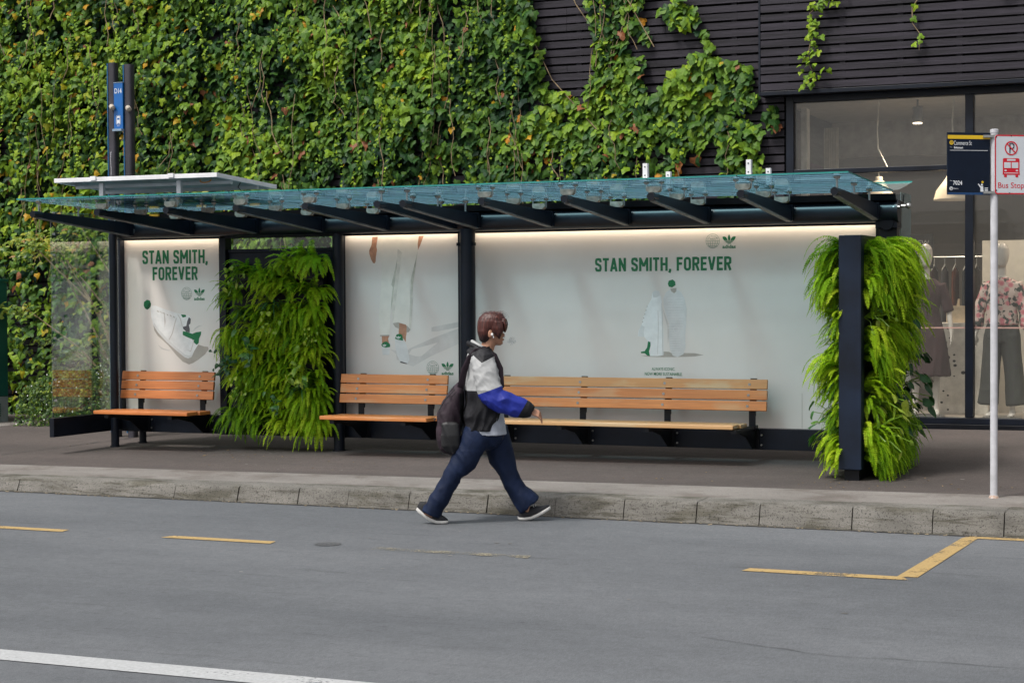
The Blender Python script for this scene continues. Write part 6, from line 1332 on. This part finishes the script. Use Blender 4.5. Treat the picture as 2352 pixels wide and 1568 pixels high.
blend('sleeve', b, [JWH, JBL, JBK], per, voxel=0.008, smooth=3, disp=sfold, rule=lambda c: 0 if c.z > 1.03 else (1 if c.z > .87 else 2))

# trousers
TRO = mat('navy_trousers', (0.0065, 0.014, 0.042), 0.7, spec=0.2, var=0.15, scale=9, bump=0.12, bscale=60)
def tfold(c):
    l = 1.0 if c.z < .55 else .6
    return l * .62 * (.010 * noise.noise(Vector((c.x * 6 + c.z * 3, c.y * 9, c.z * 4))) + .013 * (1 - 2.4 * abs(noise.noise(Vector((c.x * 13 + c.z * 8, c.y * 7 + 4, c.z * 3 - c.x * 4 + 1))))) + .003 * noise.noise(Vector((c.x * 40, c.y * 30, c.z * 22))))
b = MB(); limb(b, [(.022, 0, .70, .138, .155), (.02, 0, .64, .138, .158), (.01, 0, .585, .105, .13), (.004, 0, .545, .06, .08)], 30)
limb(b, [(-.02, -.085, .68, .115, .09), (-.080, -.088, .58, .100, .095), (-.136, -.09, .47, .092, .092), (-.215, -.09, .375, .068, .084), (-.275, -.09, .27, .063, .078), (-.335, -.09, .17, .066, .078), (-.378, -.09, .095, .074, .082), (-.390, -.09, .072, .075, .083)], 26)
limb(b, [(.07, .08, .68, .115, .09), (.110, .078, .58, .102, .095), (.138, .075, .47, .094, .092), (.182, .075, .375, .074, .086), (.218, .075, .29, .066, .082), (.266, .075, .215, .068, .082), (.325, .075, .15, .093, .092), (.352, .075, .118, .098, .09)], 26)
blend('trousers', b, TRO, per, voxel=0.0070, smooth=3, disp=tfold)

# canvas shoes
SHB = mat('shoe_canvas', (0.008, 0.008, 0.012), 0.7, var=0.2, bump=0.1); SOL = mat('shoe_rubber', (0.58, 0.57, 0.55), 0.6, var=0.08, scale=30); SHI = mat('shoe_lining', (0.45, 0.40, 0.36), 0.8); LACE = mat('shoe_lace', (0.66, 0.66, 0.66), 0.7)
def shoe(y, sole, upper, lace):
    """sole: (x, z bottom, z top, half width); upper: (x, z base, z top, half width)"""
    o = MB(); n = 10
    def sec(x0, z0, x1, z1, w, nn=12):
        R = []
        for k in range(nn):
            a = 2 * pi * k / nn; s_ = sin(a); c = math.copysign(abs(cos(a)) ** .55, cos(a)); f = (math.copysign(abs(s_) ** .55, s_) + 1) / 2
            R.append((x0 + (x1 - x0) * f, y + w * c, z0 + (z1 - z0) * f))
        return R
    a = MB(); a.loft([sec(q[0], q[1], q[2], q[3], q[4]) for q in sole]); s = a.build('shoe_sole', SOL, per, world=False, smooth=True, ang=60)
    a = MB()
    rings = []
    for (x0, z0, x1, z1, w) in upper:
        R = []
        for k in range(16):
            an = pi * k / 15; c = cos(an); s_ = sin(an); R.append((x0 + (x1 - x0) * s_ ** .8, y + w * math.copysign(abs(c) ** .7, c), z0 + (z1 - z0) * s_ ** .8))
        rings.append(R)
    a.loft(rings, closed=True); u_ = a.build('shoe_upper', SHB, per, world=False, smooth=True, ang=60)
    a = MB()
    for k, (x, z, dx, dz) in enumerate(lace):
        a.tube([(x, y - .022, z - .004), (x + dx * .3, y, z + .004), (x, y + .022, z - .004)], .0028, 6)
    if lace:
        x, z = lace[-1][:2]
        for sy in (-1, 1): a.tube([(x, y, z + .006), (x - .008, y + sy * .012, z + .022), (x + .008, y + sy * .026, z + .020), (x + .004, y + sy * .01, z + .006), (x + .02, y + sy * .03, z - .012)], .0024, 6)
        a.build('shoe_lace', LACE, per, world=False, smooth=True)
# rear shoe, heel lifted, rolling over the toe
shoe(-.085, [(-.497, .105, -.486, .132, .014), (-.485, .088, -.470, .117, .027), (-.440, .050, -.428, .078, .031), (-.395, .020, -.388, .050, .034), (-.350, .002, -.346, .032, .040), (-.305, .0, -.304, .029, .041), (-.272, .003, -.272, .028, .030), (-.258, .008, -.259, .025, .014)],
     [(-.490, .128, -.470, .165, .016), (-.470, .112, -.425, .165, .028), (-.428, .074, -.375, .140, .030), (-.388, .048, -.345, .105, .033), (-.346, .030, -.318, .074, .038), (-.304, .028, -.292, .058, .038), (-.272, .027, -.270, .042, .026), (-.260, .026, -.260, .030, .012)], [(-.335, .088, .01, 0), (-.352, .102, .01, 0)])
# front shoe, heel down, toe raised
shoe(.070, [(.258, .016, .257, .036, .014), (.268, .006, .266, .032, .027), (.315, .004, .311, .030, .031), (.360, .010, .354, .037, .034), (.405, .028, .396, .055, .040), (.450, .052, .440, .079, .041), (.490, .076, .481, .102, .030), (.508, .090, .501, .112, .013)],
     [(.260, .034, .268, .075, .016), (.266, .031, .285, .090, .028), (.311, .029, .318, .086, .032), (.354, .036, .345, .105, .034), (.396, .054, .378, .112, .038), (.440, .078, .424, .110, .038), (.481, .100, .474, .118, .026), (.500, .110, .497, .117, .012)], [(.392, .116, .01, 0), (.376, .118, .01, 0), (.360, .118, .01, 0)])
b = MB(); b.tube([(.29, .07, .082), (.305, .07, .105), (.32, .07, .125)], [.030, .029, .027], 14); b.build('sock', mat('sock_skin', (0.36, 0.2, 0.14), 0.7), per, world=False, smooth=True)

# backpack, carried by the person: a thing of its own
bk = thing('backpack', ORG, 'dark plum backpack with a front pocket on the walking person', 'backpack', rz=HD)
BPM = mat('plum_nylon', (0.030, 0.019, 0.027), 0.65, spec=0.25, var=0.3, scale=9, bump=0.2, bscale=40); BPB = mat('black_nylon', (0.012, 0.012, 0.014), 0.55, var=0.2, bump=0.1)
b = MB(); slices(b, [(1.045, -.180, -.150, .05), (1.02, -.205, -.140, .09), (.97, -.240, -.138, .125), (.90, -.285, -.145, .140), (.82, -.322, -.152, .148), (.73, -.335, -.158, .150), (.64, -.330, -.160, .148), (.57, -.312, -.155, .140), (.53, -.280, -.155, .12), (.515, -.24, -.165, .09)], p=.85)
def bfold(c): return .010 * noise.noise(Vector((c.x * 8, c.y * 6, c.z * 5))) + .013 * (1 - 2.4 * abs(noise.noise(Vector((c.x * 15 + c.z * 5, c.y * 9, c.z * 3.5 + c.x * 6)))))
blend('main_compartment', b, [BPM, BPB], bk, voxel=0.007, smooth=3, disp=bfold, rule=lambda c: 1 if (c.x > -.168 and c.z < .97) else 0)
b = MB(); slices(b, [(.775, -.318, -.25, .10), (.765, -.335, -.24, .118), (.70, -.344, -.23, .124), (.62, -.340, -.23, .122), (.555, -.322, -.22, .112), (.525, -.29, -.22, .09)], p=.8)
blend('front_pocket', b, BPM, bk, voxel=0.007, smooth=3, disp=lambda c: bfold(c) * .6)
b = MB()
for sy in (-1,): slices(b, [(.76, -.27, -.19, .010, sy * .142), (.745, -.295, -.172, .020, sy * .146), (.66, -.308, -.166, .027, sy * .145), (.58, -.298, -.172, .024, sy * .138), (.53, -.265, -.19, .014, sy * .122)], p=1.0)
blend('side_pocket', b, BPB, bk, voxel=0.006, smooth=2, disp=lambda c: bfold(c) * .7)
for sy in (-1, 1):
    b = MB(); b.tube([(-.165, sy * .075, 1.00), (-.150, sy * .105, 1.06), (-.128, sy * .135, 1.15), (-.088, sy * .150, 1.235), (-.045, sy * .148, 1.282), (.02, sy * .140, 1.285), (.085, sy * .128, 1.235), (.128, sy * .125, 1.14), (.135, sy * .13, 1.02), (.10, sy * .15, .97)],
                     [(.010, .028)] * 9 + [(.006, .016)], 12, ref=(0, 0, 1)); b.build('shoulder_strap', BPM, bk, world=False, smooth=True)
b = MB(); b.tube([(-.150, -.03, 1.03), (-.140, -.03, 1.075), (-.135, 0, 1.09), (-.140, .03, 1.075), (-.150, .03, 1.03)], .006, 8); b.build('grab_loop', BPB, bk, world=False, smooth=True)
b = MB(); b.tube([(-.352, -.10, .768), (-.362, 0, .776), (-.352, .10, .768)], .0035, 6); b.tube([(-.20, -.135, 1.0), (-.27, -.146, .93), (-.318, -.13, .85)], .0035, 6); b.build('zip', BPB, bk, world=False, smooth=True)

# ---- shop mannequins
MAN = mat('mannequin_gloss', (0.62, 0.56, 0.50), 0.25, var=0.03)
def mannequin(loc, rz, label, kind, sc):
    t = thing('mannequin', loc, label, 'mannequin', 'mannequins in the shop window', rz); t.scale = (sc, sc, sc)
    b = MB(); S_ = [(1.56, .01, .06, .03), (1.58, -.03, .085, .05), (1.64, -.075, .095, .068), (1.70, -.085, .095, .074), (1.76, -.075, .085, .070), (1.80, -.04, .055, .045), (1.815, -.01, .03, .02)]
    slices(b, S_)
    limb(b, [(0, 0, 1.40, .055, .09), (.0, 0, 1.47, .042, .045), (.0, 0, 1.60, .040, .042)])
    limb(b, [(0, 0, .88, .09, .15), (0, 0, .98, .085, .14), (0, 0, 1.08, .075, .115), (.01, 0, 1.2, .085, .13), (.005, 0, 1.33, .085, .16), (0, 0, 1.40, .06, .15)])
    for sy in (-1, 1):
        limb(b, [(0, sy * .08, .90, .075, .07), (0, sy * .09, .65, .06, .058), (0, sy * .10, .45, .045, .045), (0, sy * .105, .30, .045, .042), (0, sy * .11, .09, .026, .026), (.0, sy * .11, .04, .03, .03)])
        limb(b, [(-.02, sy * .11, .05, .02, .03), (.03, sy * .115, .03, .025, .035), (.11, sy * .12, .018, .014, .03)])
        limb(b, [(0, sy * .165, 1.38, .04, .04), (-.01, sy * .215, 1.20, .036, .036), (0, sy * .245, 1.08, .030, .030), (.03, sy * .265, .88, .022, .022)])
        hand(b, (.035, sy * .268, .86), (.15, 0, -1), (0, -sy, 0), curl=.25, thumb=sy)
    blend('body', b, MAN, t, voxel=0.009, smooth=3)
    return t
FLO = bpy.data.materials.new('floral_cloth'); FLO.use_nodes = True; t = FLO.node_tree; bb = t.nodes['Principled BSDF']; bb.inputs['Roughness'].default_value = 0.8
tc = nd(t, 'ShaderNodeTexCoord'); vo = nd(t, 'ShaderNodeTexVoronoi'); vo.inputs['Scale'].default_value = 15; t.links.new(tc.outputs['Object'], vo.inputs['Vector'])
r = ramp(t, [(0.0, (0.42, 0.09, 0.12)), (0.30, (0.50, 0.16, 0.18)), (0.46, (0.52, 0.30, 0.28)), (0.5, (0.52, 0.40, 0.35))]); t.links.new(vo.outputs['Distance'], r.inputs[0])
n1 = nd(t, 'ShaderNodeTexNoise'); n1.inputs['Scale'].default_value = 17; n1.inputs['Detail'].default_value = 3; t.links.new(tc.outputs['Object'], n1.inputs['Vector']); r2 = ramp(t, [(0.52, (0, 0, 0)), (0.56, (1, 1, 1))]); t.links.new(n1.outputs[0], r2.inputs[0])
mx = nd(t, 'ShaderNodeMix', data_type='RGBA'); t.links.new(r2.outputs[0], mx.inputs[0]); t.links.new(r.outputs[0], mx.inputs[6]); mx.inputs[7].default_value = (0.045, 0.05, 0.045, 1); t.links.new(mx.outputs[2], bb.inputs['Base Color'])
m2 = mannequin((-2.755, 20.0, 0.345), radians(-100), 'glossy mannequin in a floral blouse and wide grey trousers, behind the sign pole', 'trousers', 1.045)
b = MB(); limb(b, [(0, 0, .96, .125, .17), (0, 0, 1.02, .11, .16), (0, 0, 1.15, .105, .155), (0, 0, 1.30, .105, .175), (0, 0, 1.40, .075, .165), (0, 0, 1.45, .055, .07)])
for sy in (-1, 1): limb(b, [(0, sy * .15, 1.39, .06, .055), (-.01, sy * .21, 1.22, .062, .062), (0, sy * .25, 1.08, .062, .062), (.02, sy * .27, .96, .068, .068), (.03, sy * .275, .92, .045, .045)])
blend('blouse', b, FLO, m2, voxel=0.011, smooth=2, disp=lambda c: .010 * (1 - 2 * abs(noise.noise(Vector((c.x * 10, c.y * 14, c.z * 4))))))
b = MB(); limb(b, [(0, 0, 1.0, .10, .145), (0, 0, .90, .115, .175), (0, 0, .78, .12, .19)])
for sy in (-1, 1): limb(b, [(0, sy * .085, .85, .11, .095), (0, sy * .108, .6, .10, .088), (0, sy * .135, .35, .10, .090), (0, sy * .155, .13, .11, .105)])
blend('wide_trousers', b, mat('grey_trousers', (0.045, 0.046, 0.042), 0.8, var=0.15, scale=5), m2, voxel=0.011, smooth=3, disp=lambda c: .010 * (1 - 2 * abs(noise.noise(Vector((c.x * 12, c.y * 12, c.z * 2))))))
b = MB(); b.tube([(0, 0, -.008), (0, 0, .004)], .20, 28); b.build('stand', STEEL, m2, world=False, smooth=True)
m1 = mannequin((-3.58, 20.0, 0.345), radians(-85), 'glossy mannequin in a long plum dress, half hidden by the ferns of the divider', 'dress', 1.045)
b = MB(); limb(b, [(0, 0, .42, .20, .26), (0, 0, .60, .18, .235), (0, 0, .85, .14, .195), (0, 0, 1.0, .105, .155), (0, 0, 1.12, .095, .135), (0, 0, 1.28, .105, .165), (0, 0, 1.38, .085, .17), (0, 0, 1.44, .06, .09)])
for sy in (-1, 1): limb(b, [(0, sy * .15, 1.38, .06, .055), (-.01, sy * .21, 1.22, .055, .055), (0, sy * .24, 1.10, .05, .05)])
blend('dress', b, mat('plum_dress', (0.040, 0.015, 0.017), 0.85, var=0.15, scale=5), m1, voxel=0.011, smooth=3, disp=lambda c: .010 * (1 - 2 * abs(noise.noise(Vector((c.x * 12, c.y * 12, c.z * 2))))))
b = MB(); b.tube([(0, 0, -.008), (0, 0, .004)], .20, 28); b.build('stand', STEEL, m1, world=False, smooth=True)

# small puff of vapour in front of the mouth
vm = bpy.data.materials.new('vapour'); vm.use_nodes = True; t = vm.node_tree; t.nodes.clear(); o_ = nd(t, 'ShaderNodeOutputMaterial'); pv = nd(t, 'ShaderNodeVolumePrincipled')
pv.inputs['Color'].default_value = (0.42, 0.44, 0.48, 1); n_ = nd(t, 'ShaderNodeTexNoise'); n_.inputs['Scale'].default_value = 28; tc = nd(t, 'ShaderNodeTexCoord'); t.links.new(tc.outputs['Object'], n_.inputs['Vector'])
mr = nd(t, 'ShaderNodeMapRange'); mr.inputs[1].default_value = .4; mr.inputs[2].default_value = .7; mr.inputs[4].default_value = 20; t.links.new(n_.outputs[0], mr.inputs[0]); t.links.new(mr.outputs[0], pv.inputs['Density']); t.links.new(pv.outputs[0], o_.inputs['Volume'])
b = MB(); b.loft([ring3((.222 + q * .034, .0, 1.352 + q * .006), (0, 1, 0), (0, 0, 1), .034 * math.sqrt(max(.02, 1 - q * q)), .033 * math.sqrt(max(.02, 1 - q * q)), 14) for q in (-1, -.8, -.5, 0, .5, .8, 1)])
pf = b.build('vapour_puff', vm, None); pf.location = ORG; pf.rotation_euler = (0, 0, HD); tag(pf, kind='stuff')
